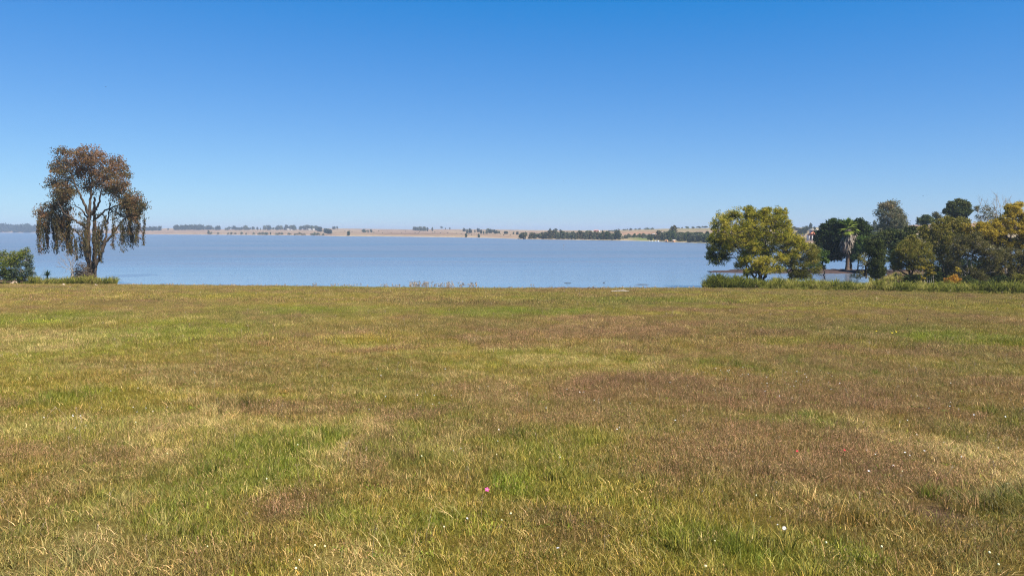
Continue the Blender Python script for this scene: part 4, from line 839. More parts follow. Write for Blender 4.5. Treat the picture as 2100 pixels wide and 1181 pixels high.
def grass():
    sets = []
    def add(nm, *a, **k): V, F = blade_set(*a, **k); sets.append(quad_mesh(nm, V, F, [GRASS])); return len(sets) - 1
    near = [add('tuft_a', 52, .12, .065, .0044, 1.1, .2, seed=1), add('tuft_b', 56, .13, .075, .0040, 1.2, .35, seed=2), add('tuft_c', 48, .12, .055, .0052, 1.1, .2, seed=3), add('tuft_d', 50, .13, .085, .0038, .9, .15, seed=23)]
    straw = [add('straw_a', 52, .14, .085, .0036, 1.5, .65, seed=4), add('straw_b', 48, .13, .07, .0044, 1.3, .55, seed=5)]
    seedh = [add('seed_a', 26, .13, .125, .0026, .6, 0, seed=6, tips=.7), add('seed_b', 22, .14, .10, .0026, .8, .05, seed=7, tips=.7)]
    clov = [add('clover', 40, .10, .035, .0075, 1.2, .3, seed=8, leafy=True)]
    tall = [add('tussock', 80, .10, .16, .0055, .8, seed=9)]
    mid = [add('mid_a', 130, .34, .085, .007, 1.0, .2, seed=10), add('mid_b', 120, .34, .10, .0068, 1.1, .35, seed=11), add('mid_seed', 90, .36, .14, .005, .6, .05, seed=12, tips=.5)]
    far = [add('far_a', 130, .8, .12, .015, .8, .1, seed=13), add('far_b', 120, .8, .15, .013, .7, .15, seed=14), add('far_seed', 100, .85, .21, .011, .5, 0, seed=15, tips=.3)]
    def region(y0, y1, dens, half=.78):
        A = half * 2 * ((y1 ** 2 - y0 ** 2) / 2 + 1.0 * (y1 - y0)); n = int(A * dens)
        y = np.sqrt(rng.random(n) * (y1 ** 2 - y0 ** 2) + y0 ** 2); x = (rng.random(n) * 2 - 1) * (half * y + 1.0)
        return x, y
    P = []; Rr = []; S = []; I = []; T = []
    def put(x, y, idx, sc, hs, tint):
        n = len(x); z = field_z(x, y)
        P.append(np.stack([x, y, z], -1)); Rr.append(np.stack([rng.normal(size=n) * .10, rng.normal(size=n) * .10, rng.random(n) * 6.283], -1)); S.append(np.stack([sc, sc, sc * hs], -1)); I.append(idx); T.append(tint)
    def pick(lst, n): return np.array(lst)[rng.integers(0, len(lst), n)]
    def build(x, y, base, st, sd_, cl, tl, clutter=1.0):
        col, g, s, r, d = meadow(x, y); n = len(x)
        q = rng.random(n); idx = pick(base, n); hs = np.ones(n)
        m = q < (.12 + 1.1 * s); idx[m] = pick(st, m.sum())
        m2 = (q > .97 - .75 * r - .05) & ~m; idx[m2] = pick(sd_, m2.sum())
        if cl:
            m3 = rng.random(n) < .05; idx[m3] = pick(cl, m3.sum())
        if tl:
            m4 = rng.random(n) < d * .55 + .012 * (g > .3); idx[m4] = pick(tl, m4.sum())
        jit = np.exp(rng.normal(size=(n, 1)) * .20); tint = col * jit * np.exp(rng.normal(size=(n, 3)) * .05)
        tint[m] = tint[m] * .45 + PAL['s'] * .55 * jit[m]
        tint[m2] = tint[m2] * .5 + PAL['r'] * 1.15 * .5 * jit[m2]
        if cl: tint[m3] = PAL['g'] * .75 * jit[m3]
        hs *= .8 + .5 * fbm(x * .8, y * .8, 131, 3) + .35 * g - .1 * s
        keep = rng.random(n) > bare(x, y) * .93
        sc = rng.uniform(.62, 1.05, n)
        put(x[keep], y[keep], idx[keep], sc[keep], hs[keep], tint[keep])
    x, y = region(2.0, 8.5, 230); build(x, y, near, straw, seedh, clov, tall)
    x, y = region(8.5, 17, 95); build(x, y, near, straw, seedh, clov, tall)
    x, y = region(16, 44, 16); build(x, y, mid, [mid[1]], [mid[2]], None, None)
    x, y = region(42, 128, 3.4, .80); s_ = x / y; k = y < edge_y(s_) + .3 ; x, y = x[k], y[k]; build(x, y, far, [far[1]], [far[2]], None, None)
    # denser lip of the bank
    n = 2600; s_ = rng.uniform(-.8, .8, n); y = edge_y(s_) - np.abs(rng.normal(size=n)) * 1.2 + .5; build(s_ * y, y, far, [far[1]], [far[2]], None, None)
    scatter('grass', 'short patchy meadow grass, green, straw and reddish brown', sets, np.concatenate(P), np.concatenate(Rr), np.concatenate(S), np.concatenate(I), np.concatenate(T))
grass()

def seed_heads():
    """tall dry grass heads standing up along the lip of the bank"""
    b = QB()
    def head(x, y, h, w, tone):
        z = float(field_z(x, y)); a = rng.normal() * .18; P0 = np.array([x, y, z - .02]); P1 = P0 + [a * h * .5, rng.normal() * .05, h * .6]; P2 = P0 + [a * h, rng.normal() * .08, h]
        b.tube(np.array([P0, P1, P2]), [w, w * .8, w * .5], 3, 0, tone)
        n = 7; t_ = rng.uniform(0, 1, n)[:, None]; Cn = P2 + (P1 - P2) * t_ * .45 + rng.normal(size=(n, 3)) * w * 4; D = rng.normal(size=(n, 3)) * .6 + [a, 0, 1.0]; b.leaves(Cn, D, w * 11, w * 4, 0, tone)
    for (u0, u1, n, h) in ((840, 980, 120, .75), (640, 860, 55, .45), (980, 1450, 60, .3), (270, 640, 60, .3), (1060, 1100, 3, .5)):
        for _ in range(n):
            s_ = s_of(rng.uniform(u0, u1)); y = float(edge_y(s_)) - abs(rng.normal()) * 2.5; head(s_ * y, y, h * rng.uniform(.5, 1.3), .016, np.clip(rng.normal(.6, .2), 0, 1))
    for _ in range(230):
        y = 4.0 * (100 / 4.0) ** rng.random(); x = rng.uniform(-.7, .7) * y; head(x, y, rng.uniform(.12, .26) * (1 + y * .012), .0008 + y * .00011, np.clip(rng.normal(.7, .2), 0, 1))
    tag(link('seed_heads', b.mesh('seed_heads', [L_DEAD])), 'thin dry grass stalks with seed heads above the meadow', kind='stuff')
seed_heads()

# ------------------------------------------------------------------ flowers
PETAL_W = simple('petal_white', (.52, .50, .48), .6); PETAL_Y = simple('petal_yellow', (.75, .55, .03), .6); PETAL_P = simple('petal_pink', (.55, .05, .26), .55); PETAL_R = simple('petal_red', (.6, .03, .05), .6)
CREAM = simple('petal_cream', (.68, .66, .38), .7); STEM = simple('flower_stem', (.08, .12, .03), .7)
def flower_bits(petal, centre, r, h, n=6):
    st = QB(); st.tube(np.array([[0, 0, 0], [.01, .0, h * .5], [0, 0, h]]), [.0015, .0014, .0012], 4)
    pt = QB()
    for k in range(n):
        a = 2 * np.pi * k / n + rng.normal() * .1; d = np.array([math.cos(a), math.sin(a), .35]); s_ = np.array([-math.sin(a), math.cos(a), 0]); c = np.array([0, 0, h])
        pt.add([c, c + d * r * .55 + s_ * r * .34, c + d * r + [0, 0, -.1 * r], c + d * r * .55 - s_ * r * .34], [[0, 1, 2, 3]])
    ce = QB(); ce.tube(np.array([[0, 0, h - .001], [0, 0, h + r * .14], [0, 0, h + r * .2]]), [r * .22, r * .2, r * .02], 7)
    return (st.mesh('stem', [STEM]), pt.mesh('petals', [petal]), ce.mesh('centre', [centre]))
def one_flower(name, u, v, bits, label, group=None, sc=1.0, tilt=None):
    g = ground_at(u, v); 
    g = ground_at(u, v + 0.09 * sc * FPX / max(g[1], 3) * .8)
    o = thing(name, tuple(g), label, 'flower', group); o.scale = (sc,) * 3
    o.rotation_euler = tilt or (R(random.uniform(10, 35)), R(random.uniform(-15, 15)), 0)
    link('stem', bits[0], o); pt = link('petals', bits[1], o); link('centre', bits[2], pt)
    return o
def flowers():
    pink = flower_bits(PETAL_P, PETAL_Y, .019, .10, 5); one_flower('pink_flower', 992, 996, pink, 'single bright pink wildflower in the meadow', tilt=(R(50), 0, R(20)))
    red = flower_bits(PETAL_R, PETAL_R, .012, .09, 5)
    one_flower('red_flower', 1629, 923, red, 'small red wildflower standing left of the other red one', 'red wildflowers'); one_flower('red_flower', 1724, 922, red, 'small red wildflower standing right of the other red one', 'red wildflowers')
    dai = flower_bits(PETAL_W, PETAL_Y, .014, .09, 9); one_flower('daisy', 1599, 1067, dai, 'large white daisy in the near meadow with two tiny blooms beside it', tilt=(R(55), 0, 0))
    yel = flower_bits(PETAL_Y, PETAL_Y, .026, .12, 7)
    for u, v in ((1796, 682), (1826, 685), (1834, 682)): one_flower('yellow_flower', u, v, yel, 'yellow wildflower in a loose trio in the middle distance', 'trio of yellow wildflowers')
    # small white wildflowers: one mesh each, far too small to show parts
    V = []; b = QB(); b.tube(np.array([[0, 0, 0], [0.006, 0, .06], [0, 0, .1]]), [.0013, .0012, .001], 3, 1)
    for k in range(6):
        a = 2 * np.pi * k / 6; d = np.array([math.cos(a), math.sin(a), .25]); s_ = np.array([-math.sin(a), math.cos(a), 0]); c = np.array([0, 0, .1]); r = .012
        b.add([c, c + d * r * .6 + s_ * r * .42, c + d * r, c + d * r * .6 - s_ * r * .42], [[0, 1, 2, 3]], 0)
    white = b.mesh('white_wildflower', [PETAL_W, STEM])
    b = QB(); b.tube(np.array([[0, 0, 0], [0.006, 0, .05], [0, 0, .09]]), [.0013, .0012, .001], 3, 1)
    b.tube(np.array([[0, 0, .085], [0, 0, .088], [0, 0, .095], [0, 0, .102], [0, 0, .105]]), [.001, .007, .0095, .007, .001], 8, 0)
    glob = b.mesh('cream_bud', [CREAM, STEM])
    spots = []
    for cu, cv, a, c, n in ((1500, 765, 90, 10, 34), (1620, 785, 110, 18, 44), (1680, 765, 50, 8, 10), (350, 830, 200, 25, 34), (850, 815, 160, 28, 30), (1230, 790, 200, 30, 18), (1950, 820, 160, 30, 22), (700, 760, 300, 30, 22), (1900, 900, 160, 40, 12), (1450, 860, 200, 30, 10), (1760, 950, 200, 60, 10), (150, 860, 120, 30, 8), (1100, 900, 250, 60, 10)):
        for _ in range(n): spots.append((cu + random.gauss(0, 1) * a * .55, cv + random.gauss(0, 1) * c * .6, 0))
    spots += [(1578, 822, 0), (1225, 836, 0), (1243, 820, 0), (122, 834, 0), (1574, 946, 0), (1570, 958, 0), (1585, 1062, 0), (1598, 1076, 0), (1861, 1062, 0), (1806, 1014, 0), (1800, 1060, 0), (945, 1062, 0), (1150, 1128, 0)]
    gs = [(635, 1120), (591, 1168), (658, 1124), (604, 1149), (1442, 1165), (1465, 1113), (1810, 1125), (1032, 1050), (1030, 1059), (920, 1078), (2057, 1162), (2035, 1138), (1856, 968), (424, 1123), (545, 983), (336, 932), (1009, 932), (1140, 934), (866, 932), (2054, 993), (1543, 1015), (1695, 1110), (280, 868), (513, 868), (603, 912)]
    spots += [(u, v, 1) for u, v in gs]
    for u, v, k in spots:
        if not (-40 < u < 2140 and 735 < v < 1178): continue
        g = ground_at(u, v); s_ = random.uniform(.42, .85) * (1 + max(0, g[1] - 7) * .022)
        g = ground_at(u, v + .08 * s_ * FPX / g[1])
        o = link('cream_bud' if k else 'white_wildflower', glob if k else white); o.location = g; o.scale = (s_,) * 3; o.rotation_euler = (R(random.uniform(5, 45)), R(random.uniform(-20, 20)), random.uniform(0, 6))
        if k: tag(o, 'small round cream flower bud on a thin stem in the near grass', 'flower', 'cream flower buds in the near grass')
        else: tag(o, 'tiny white wildflower dotted through the dry meadow grass', 'flower', 'white wildflowers scattered over the meadow')
flowers()

# ------------------------------------------------------------------ far trees, bushes, buildings, boats
FL = {'blue': leafmat('far_leaf_dark', [(.02, .03, .018), (.03, .042, .022), (.045, .055, .028), (.06, .07, .035)], .15, .6), 'grey': leafmat('far_leaf_grey', [(.05, .06, .03), (.085, .10, .045), (.13, .14, .065), (.18, .175, .10)], .25, .6),
      'olive': leafmat('far_leaf_olive', [(.06, .06, .025), (.09, .085, .03), (.13, .11, .045), (.16, .13, .06)], .2, .6), 'green': leafmat('far_leaf_green', [(.028, .045, .014), (.055, .075, .02), (.085, .11, .028), (.12, .14, .04)], .25, .6)}
def far_proto(name, kind, mat, seed):
    """a tree one metre tall: kind = round, tall, bush"""
    g = np.random.default_rng(seed); b = QB()
    lob = {'round': [(0, 0, .62, .34, .30), (.18, .05, .5, .24, .2), (-.2, -.05, .52, .24, .22), (.05, .1, .8, .24, .18), (-.05, -.1, .34, .32, .18), (.15, 0, .22, .28, .16), (-.2, 0, .2, .26, .14)],
           'tall': [(0, 0, .78, .18, .2), (.1, .03, .6, .2, .2), (-.1, -.03, .5, .2, .22), (.05, 0, .32, .2, .18), (-.02, .02, .9, .1, .1), (-.06, .03, .2, .18, .14)],
           'spread': [(0, 0, .7, .4, .2), (.3, .1, .66, .22, .14), (-.3, -.1, .62, .24, .15), (.05, .1, .84, .26, .13), (-.1, -.2, .5, .3, .14)],
           'bush': [(0, 0, .5, .55, .46), (.4, .05, .42, .36, .36), (-.42, -.05, .4, .36, .36), (.1, .1, .7, .3, .26)]}[kind]
    if kind != 'bush': b.tube(np.array([[0, 0, -.05], [.01, 0, .3], [0, .01, .84]]), [.028, .022, .01], 5, 1)
    for cx, cy, cz, r, rz in lob:
        for _ in range(9):
            d = g.normal(size=3); d /= np.linalg.norm(d); c = np.array([cx, cy, cz]) + d * np.array([r, r, rz]) * g.uniform(.4, 1.0); tn = np.clip(.5 + g.normal() * .22, 0, 1)
            n = 13; b.leaves(c + g.normal(size=(n, 3)) * r * .3 * np.array([1, 1, .8]), g.normal(size=(n, 3)), .16 * g.uniform(.6, 1.2, n), .10, 0, tn)
    me = b.mesh(name, [FL[mat], BARK_GREY])
    return me
PROTO = {(k, m): [far_proto(f'far_{k}_{m}_{i}', k, m, hash((len(k), len(m), i)) % 9999 + i * 13) for i in range(2)] for k in ('round', 'tall', 'bush', 'spread') for m in ('blue', 'grey', 'olive', 'green')}
def far_tree(u, vb, vt, kind, mat, label, group, wide=1.0, cat='tree'):
    p = land_v(u, vb); h = max(1.0, (vb - vt) * p[1] / FPX)
    me = random.choice(PROTO[(kind, mat)]); nm = {'bush': 'bush', 'tall': 'gum_tree', 'round': 'broadleaf_tree', 'spread': 'spreading_tree'}[kind]
    o = link('far_shore_' + nm, me); o.location = (p[0], p[1], p[2] - .1); o.scale = (h * wide, h * wide, h); o.rotation_euler = (0, 0, random.uniform(0, 6.28))
    tag(o, label, cat, group); return o
def far_row(u0, u1, vb0, vb1, h0, h1, n, kinds, mats, label, group, wide=(.9, 1.3), jv=.5, cat='tree'):
    for i in range(n):
        f = random.random() if random.random() < .4 else (i + random.uniform(0, 1)) / n; u = u0 + (u1 - u0) * f; vb = vb0 + (vb1 - vb0) * f + random.uniform(-jv, jv)
        far_tree(u, vb, vb - random.uniform(h0, h1), random.choice(kinds), random.choice(mats), label, group, random.uniform(*wide), cat)
def far_shore():
    # left wood as one mass
    b = []; F = []; T = []; n0 = 0
    for i in range(330):
        u = random.uniform(-420, 130); t_ = random.random() * .55; p = land_pt(u, t_); hgt = random.uniform(11.5, 15.5) * p[1] / FPX * (1.08 - .12 * (u > 60) - .4 * t_) * 1.1
        me = random.choice(PROTO[('tall', 'blue')] + PROTO[('round', 'blue')] + PROTO[('round', 'green')])
        v = np.empty(len(me.vertices) * 3); me.vertices.foreach_get('co', v); v = v.reshape(-1, 3) * [hgt * .8, hgt * .8, hgt] + p
        f = np.empty(len(me.polygons) * 4, np.int32); me.polygons.foreach_get('vertices', f); a = np.empty(len(me.polygons)); me.attributes['tone'].data.foreach_get('value', a)
        b.append(v); F.append(f.reshape(-1, 4) + n0); T.append(a); n0 += len(v)
    o = link('far_wood', quad_mesh('far_wood', np.concatenate(b), np.concatenate(F), [FL['blue']], None, {'tone': ('FACE', 'FLOAT', np.concatenate(T).astype(np.float32))}))
    tag(o, 'long dark wood along the distant left shore', kind='stuff')
    far_row(130, 262, 473.5, 473, 5, 8, 15, ['round'], ['blue'], 'dark tree in the far belt showing through the hanging gum branches', 'far trees behind the gum tree', (.9, 1.4))
    far_row(270, 330, 473.5, 473, 7, 9.5, 10, ['round'], ['blue'], 'dark rounded tree in the short far belt just right of the gum tree', 'far belt right of the gum tree', (.9, 1.3))
    far_tree(345, 471.8, 467.6, 'round', 'olive', 'lone small tree on the pale far rise between two dark belts', None)
    far_row(358, 424, 471.6, 471.6, 8.5, 11.5, 17, ['round'], ['blue'], 'dark tree in the dense far clump left of the long low belt', 'dense far clump', (.9, 1.3))
    far_row(424, 545, 471.5, 471.5, 4, 9.5, 36, ['round', 'spread', 'tall'], ['blue', 'grey'], 'blue-grey tree in the long uneven belt on the far crest', 'long far belt', (.8, 1.5))
    far_row(545, 655, 471.5, 471.5, 5, 11, 32, ['round', 'spread', 'round'], ['blue', 'grey', 'green'], 'tree among the white farm buildings on the far crest', 'far trees around the white farm buildings', (.8, 1.4))
    far_row(648, 680, 473, 481, 9, 12, 8, ['round'], ['blue'], 'dark tree in the big clump stepping down to the far water', 'clump stepping down to the water', (.9, 1.2))
    far_row(426, 664, 480.6, 482.6, 3.2, 6, 34, ['bush'], ['olive', 'grey'], 'low brownish bush in the broken row along the far water line', 'bushes along the far water line', (.7, 1.3), .4, 'bush')
    far_tree(428, 480.4, 472.5, 'round', 'olive', 'taller brownish tree at the left end of the far water-line bushes', None, .8); far_tree(555, 481.5, 476, 'tall', 'green', 'small dark upright tree among the far water-line bushes', None)
    far_row(682, 692, 470, 470, 4, 6, 3, ['round'], ['blue'], 'small tree in the trio on the far crest right of the big clump', 'crest trio', (.7, .9))
    far_tree(715, 483.6, 474, 'tall', 'green', 'lone dark upright tree at the far water right of the big clump', None, 1.4)
    far_row(744, 764, 477, 477, 4, 8, 6, ['bush', 'round'], ['blue', 'green'], 'dark bush in the small group on the tan far slope', 'bushes on the tan slope', (.8, 1.3), 1.2, 'bush')
    far_row(847, 888, 472.5, 474.5, 6, 9.5, 9, ['round', 'tall'], ['blue', 'grey'], 'blue-grey tree in the cluster on the far slope left of the crest pair', 'slope cluster', (.8, 1.2))
    for u, h in ((905.5, 6.2), (913.5, 3.2), (922.5, 4.2)): far_tree(u, 470.3, 470.3 - h, 'spread' if h > 6 else 'round', 'blue', {905.5: 'tallest of three lone trees on the far crest', 913.5: 'lowest of three lone trees on the far crest', 922.5: 'right-hand one of three lone trees on the far crest'}[u], 'lone trees on the far crest', .8)
    far_row(937, 1010, 476, 479, 6, 10, 15, ['tall', 'round', 'round'], ['grey', 'blue'], 'scattered grey-green tree on the far tan slope in the centre', 'scattered slope trees', (.8, 1.2), 2)
    far_row(1010, 1066, 480, 481, 5, 9, 9, ['round', 'spread'], ['blue', 'grey'], 'dark tree in the loose group left of the long lakeside row', 'loose group before the lakeside row', (.8, 1.3), 1.5)
    far_tree(956, 486.6, 478.5, 'tall', 'green', 'left one of two dark trees at the far water line', 'pair at the far water line', 1.3); far_tree(982, 487, 479.5, 'round', 'green', 'right one of two dark trees at the far water line', 'pair at the far water line', .9)
    far_row(700, 1060, 474, 483, 1.5, 2.6, 26, ['bush'], ['olive', 'green', 'blue'], 'tiny dark bush dotted over the tan far slope', 'bushes dotted on the far slope', (.7, 1.4), 3.0, 'bush')
    far_row(1066, 1120, 489, 490, 10, 14, 16, ['round', 'spread'], ['olive', 'green', 'grey'], 'olive tree at the left end of the long lakeside row', 'left end of the lakeside row', (.7, 1.1))
    for i in range(48):
        u = 1118 + i * 3.25 + random.uniform(-1.5, 1.5); vb = np.interp(u, SH[:, 0], SH[:, 1]) - random.uniform(.6, 2.4)
        far_tree(u, vb, vb - random.uniform(13, 18.5), random.choice(['tall', 'tall', 'round']), random.choice(['grey', 'grey', 'green', 'olive']), 'tall grey-green tree in the dense lakeside row on the far shore', 'dense lakeside row', random.uniform(.75, 1.1))
    for u, vt in ((1128, 468), (1140, 468.5), (1149, 470.5)): far_tree(u, 476, vt, 'tall' if u < 1135 else 'spread', 'blue', {1128: 'upright dark tree rising behind the lakeside row', 1140: 'broad dark tree rising behind the lakeside row', 1149: 'thin dark tree rising behind the lakeside row'}[u], 'trees rising behind the lakeside row', .9)
    far_row(1230, 1270, 476, 475, 3, 5, 9, ['bush', 'round'], ['green', 'blue'], 'dark bush on the far rise right of the pink house', 'bushes right of the pink house', (.9, 1.5), .8, 'bush')
    far_row(1262, 1345, 473.5, 470.5, 2.6, 4.6, 15, ['bush', 'spread'], ['blue', 'green'], 'dark low tree along the far skyline left of the tall lakeside gum', 'skyline trees', (.9, 1.5), .4)
    far_row(1275, 1330, 489, 487, 6, 10, 18, ['round', 'bush'], ['olive', 'green', 'grey'], 'rounded tree above the small lakeside lawn on the far shore', 'trees above the far lawn', (.8, 1.2), 1.5)
    far_row(1330, 1365, 491, 491, 6, 11, 14, ['round'], ['olive', 'green', 'blue'], 'rounded tree around the pale houses on the far shore', 'trees around the pale far houses', (.8, 1.2), 2.5)
    for i in range(36):
        u = 1352 + i * 3.15 + random.uniform(-1.5, 1.5); vb = np.interp(u, SH[:, 0], SH[:, 1]) - random.uniform(1.2, 5.5)
        far_tree(u, vb, vb - random.uniform(14, 20), random.choice(['tall', 'round', 'round']), random.choice(['green', 'green', 'olive', 'grey']), 'tall green tree in the wood behind the orange boathouses', 'wood behind the boathouses', random.uniform(.8, 1.15))
    far_tree(1382, 489, 462, 'tall', 'olive', 'tallest tree of the far right shore rising above the boathouses', None, .85); far_tree(1377, 489, 464.5, 'tall', 'grey', 'second tallest tree beside the one above the boathouses', None, .8)
    far_tree(1413, 497, 487, 'round', 'blue', 'very dark rounded tree at the water right of the boathouses', None, 1.0)
    far_row(1385, 1462, 469, 467.8, 3, 4.6, 13, ['bush', 'spread'], ['blue', 'green'], 'dark low tree along the far skyline right of the tall lakeside gum', 'right skyline trees', (.9, 1.6), .3)
    far_row(1450, 1640, 494, 494, 10, 22, 20, ['round', 'tall'], ['green', 'olive'], 'green tree on the far shore behind the yellow willow', 'far trees behind the willow', (.8, 1.2), 4)
    far_row(1625, 1800, 480, 476, 8, 14, 24, ['round', 'bush', 'spread'], ['green', 'blue', 'olive'], 'green tree on the hillside around the orange-roofed house', 'hillside trees around the orange-roofed house', (.8, 1.3), 5)
    far_row(1640, 1690, 470, 469, 5, 8, 7, ['round'], ['blue'], 'dark tree on the hilltop behind the orange-roofed house', 'hilltop trees behind the house', (.8, 1.2), .8)
    far_tree(1662, 470, 457.5, 'round', 'blue', 'tall dark tree on the hilltop left above the flat-roofed storey', None, .7); far_tree(1684.5, 470, 458.5, 'tall', 'blue', 'narrow dark pointed tree on the hilltop right of the orange-roofed house', None, .7)
    far_row(1790, 2100, 492, 500, 10, 18, 26, ['round', 'spread'], ['green', 'olive'], 'green tree on the hillside glimpsed through the thicket', 'hillside trees behind the thicket', (.8, 1.3), 8)
    far_row(1850, 1885, 463, 462.5, 1.5, 2.6, 4, ['bush'], ['blue'], 'tiny dark bush on top of the brown hill', 'bushes on the brown hill', (.9, 1.6), .2, 'bush')
    far_tree(1793, 487, 453, 'tall', 'grey', 'grey slim tree on the hillside left of the tall greyish gum', None, .6)
far_shore()

ROOF_O = simple('roof_tile_orange', (.50, .17, .085), .8, .15, 2); WALL_W = simple('wall_white', (.78, .74, .66), .8, .05, 2); WALL_P = simple('wall_pink', (.52, .30, .24), .85, .1, 1); GLASSD = simple('window_dark', (.03, .035, .045), .2); WALL_G = simple('wall_grey', (.42, .40, .37), .8, .1, 2)
BRICK_O = simple('brick_orange', (.60, .33, .17), .85, .12, 2); ROOF_G = simple('roof_grey', (.46, .45, .43), .7, .1, 2)
def house(name, label, u, vb, wpx, hpx, wall, roof, kind='hip', storeys=1, depth=.8, roof_h=.35, wins=3, door=True):
    p = land_v(u, vb); k = p[1] / FPX; w, h, d = wpx * k, hpx * k, wpx * k * depth
    root = thing(name, tuple(p), label, name.split('_')[-1] if name.split('_')[-1] in ('house', 'boathouse') else 'building')
    rz = 0.0; root.rotation_euler = (0, 0, random.uniform(-.12, .12))
    b = QB(); b.box((0, 0, h / 2 - .4), (w, d, h + .8)); link('wall', b.mesh('wall', [wall]), root)
    b = QB(); o_ = .08 * w; rh = roof_h * w
    if kind == 'flat': b.box((0, 0, h + .14), (w + o_, d + o_, .24))
    else:
        ins = .34 * w if kind == 'hip' else 0; x, y = w / 2 + o_, d / 2 + o_; r = x - ins
        b.add([[-x, -y, h], [x, -y, h], [x, y, h], [-x, y, h], [-r, 0, h + rh], [r, 0, h + rh]], [[0, 1, 5, 4], [2, 3, 4, 5], [1, 2, 5, 5], [3, 0, 4, 4], [0, 3, 2, 1]])
    link('roof', b.mesh('roof', [roof]), root)
    for s_ in range(storeys):
        for i in range(wins):
            x = (i + .5) / wins * w - w / 2; b = QB(); z = h * (s_ + .55) / storeys
            if door and s_ == 0 and i == wins // 2:
                b.box((x, -d / 2 - .03, h / storeys * .4), (w / wins * .4, .06, h / storeys * .8)); link('door', b.mesh('door', [GLASSD]), root); continue
            b.box((x, -d / 2 - .03, z), (w / wins * .5, .06, h / storeys * .45)); link('window', b.mesh('window', [GLASSD]), root)
    return root
def buildings():
    house('pink_house', 'pink two-storey house with tiled roof on the far rise above the lakeside row', 1222.5, 478, 8.5, 4.6, WALL_P, ROOF_O, 'gable', 2, .8, .18)
    for u, lab in ((1215.8, 'left white post beside the pink far house'), (1229.3, 'right white post beside the pink far house')):
        p = land_v(u, 477.5); b = QB(); k = p[1] / FPX; b.box((0, 0, 2.2 * k), (.9 * k, .9 * k, 5.4 * k)); b.box((0, 0, 5.2 * k), (1.3 * k, 1.3 * k, .5 * k)); o = link('gate_post', b.mesh('gate_post', [WALL_W])); o.location = p; tag(o, lab, 'post', 'white posts beside the pink house')
    house('flat_roofed_house', 'pale low house with a grey flat roof left of the pink far house', 1207, 478, 11, 3, WALL_G, ROOF_G, 'flat', 1, .8)
    # the orange roofed house: lower wing and upper storey
    p = land_v(1668, 494); k = p[1] / FPX; r = thing('villa_house', tuple(p), 'white house with orange hipped roof and a flat-roofed upper storey on the right hillside', 'house')
    def prt(nm, m, *boxes):
        b = QB(); 
        for c, s_ in boxes: b.box(np.array(c) * k, np.array(s_) * k)
        link(nm, b.mesh(nm, [m]), r)
    prt('wall', WALL_W, ((5.5, 0, 6), (6, 10, 12.5)), ((-5, 4, 6), (14, 4, 12))); prt('upper_storey', WALL_G, ((2, 7, 16.5), (13, 9, 10))); prt('roof_slab', WALL_W, ((2, 6, 22.8), (16, 13, 2.2)))
    b = QB(); b.add(np.array([[-12, -6, 12], [7, -6, 12], [7, 7, 12], [-12, 7, 12], [-3, -.5, 18], [3, 2, 18]]) * k, [[0, 1, 5, 4], [2, 3, 4, 5], [1, 2, 5, 5], [3, 0, 4, 4], [0, 3, 2, 1]]); link('roof', b.mesh('roof', [ROOF_O]), r)
    for x in (-2, 3, 7): prt('window', GLASSD, ((x, 2.42, 17.5), (3, .2, 4)))
    for x in (-10.5, -4, 2.2): prt('column', WALL_W, ((x, -4.5, 6), (.9, .9, 12)))
    prt('window', GLASSD, ((-6.5, 1.9, 5.5), (4, .2, 7))); prt('window', GLASSD, ((-1, 1.9, 5.5), (3.5, .2, 7)))
    house('cottage_house', 'house with an orange roof almost hidden by trees right of the palm', 1789.5, 491, 12, 7.5, WALL_W, ROOF_O, 'hip', 1, .8, .36)
    for u, v, w, h, lab in ((1326, 484, 6, 2.2, 'low white building above the small lawn on the far shore'), (1342, 489, 9, 2.2, 'long white low house among the trees near the boats'), (1340, 482.5, 6, 2, 'small white house higher up among the trees near the boats'), (1357.5, 480, 2.6, 3.6, 'narrow cream house in the trees above the boathouses')):
        house('white_house', lab, u, v, w, h, WALL_W, ROOF_G, 'gable', 1, .7, .16, 2)
    house('boathouse', 'left orange brick boathouse at the water on the far right shore', 1366.3, 496.2, 5.2, 3.4, BRICK_O, BRICK_O, 'gable', 1, .8, .12, 1)
    house('boathouse', 'right orange brick boathouse with a pale panel at the water on the far right shore', 1382, 496.4, 5.0, 4.2, BRICK_O, WALL_W, 'gable', 1, .8, .14, 3)
    for u, w, h, lab in ((591, 4.5, 2, 'leftmost white farm building on the far crest'), (597.5, 3, 1.5, 'second white farm building on the far crest'), (635, 6, 1.6, 'third white farm building on the far crest, longest of the row'), (643.5, 4, 2, 'rightmost white farm building on the far crest')):
        house('farm_building', lab, u, 472.2, w, h, WALL_W, WALL_W, 'gable', 1, .6, .14, 2)
    house('farm_building', 'low pale shed at the water line of the far lawn', 1326, 488.6, 13, 1.6, simple('wall_straw', (.6, .55, .3), .85), ROOF_G, 'flat', 1, .3, .1, 2)
    # mast on the left rise
    p = land_v(331, 471.5); b = QB(); k = p[1] / FPX; b.tube(np.array([[0, 0, 0], [0, 0, 4 * k], [0, 0, 7.5 * k]]), [.28 * k, .22 * k, .18 * k], 5); b.box((0, 0, 7.2 * k), (2.6 * k, .3 * k, .9 * k)); o = link('mast', b.mesh('mast', [WALL_G])); o.location = p; tag(o, 'thin T-shaped mast on the pale far rise right of the gum tree', 'mast')
    # boats
    hull = simple('hull_white', (.8, .8, .8), .4); hd = simple('hull_dark', (.05, .05, .06), .6)
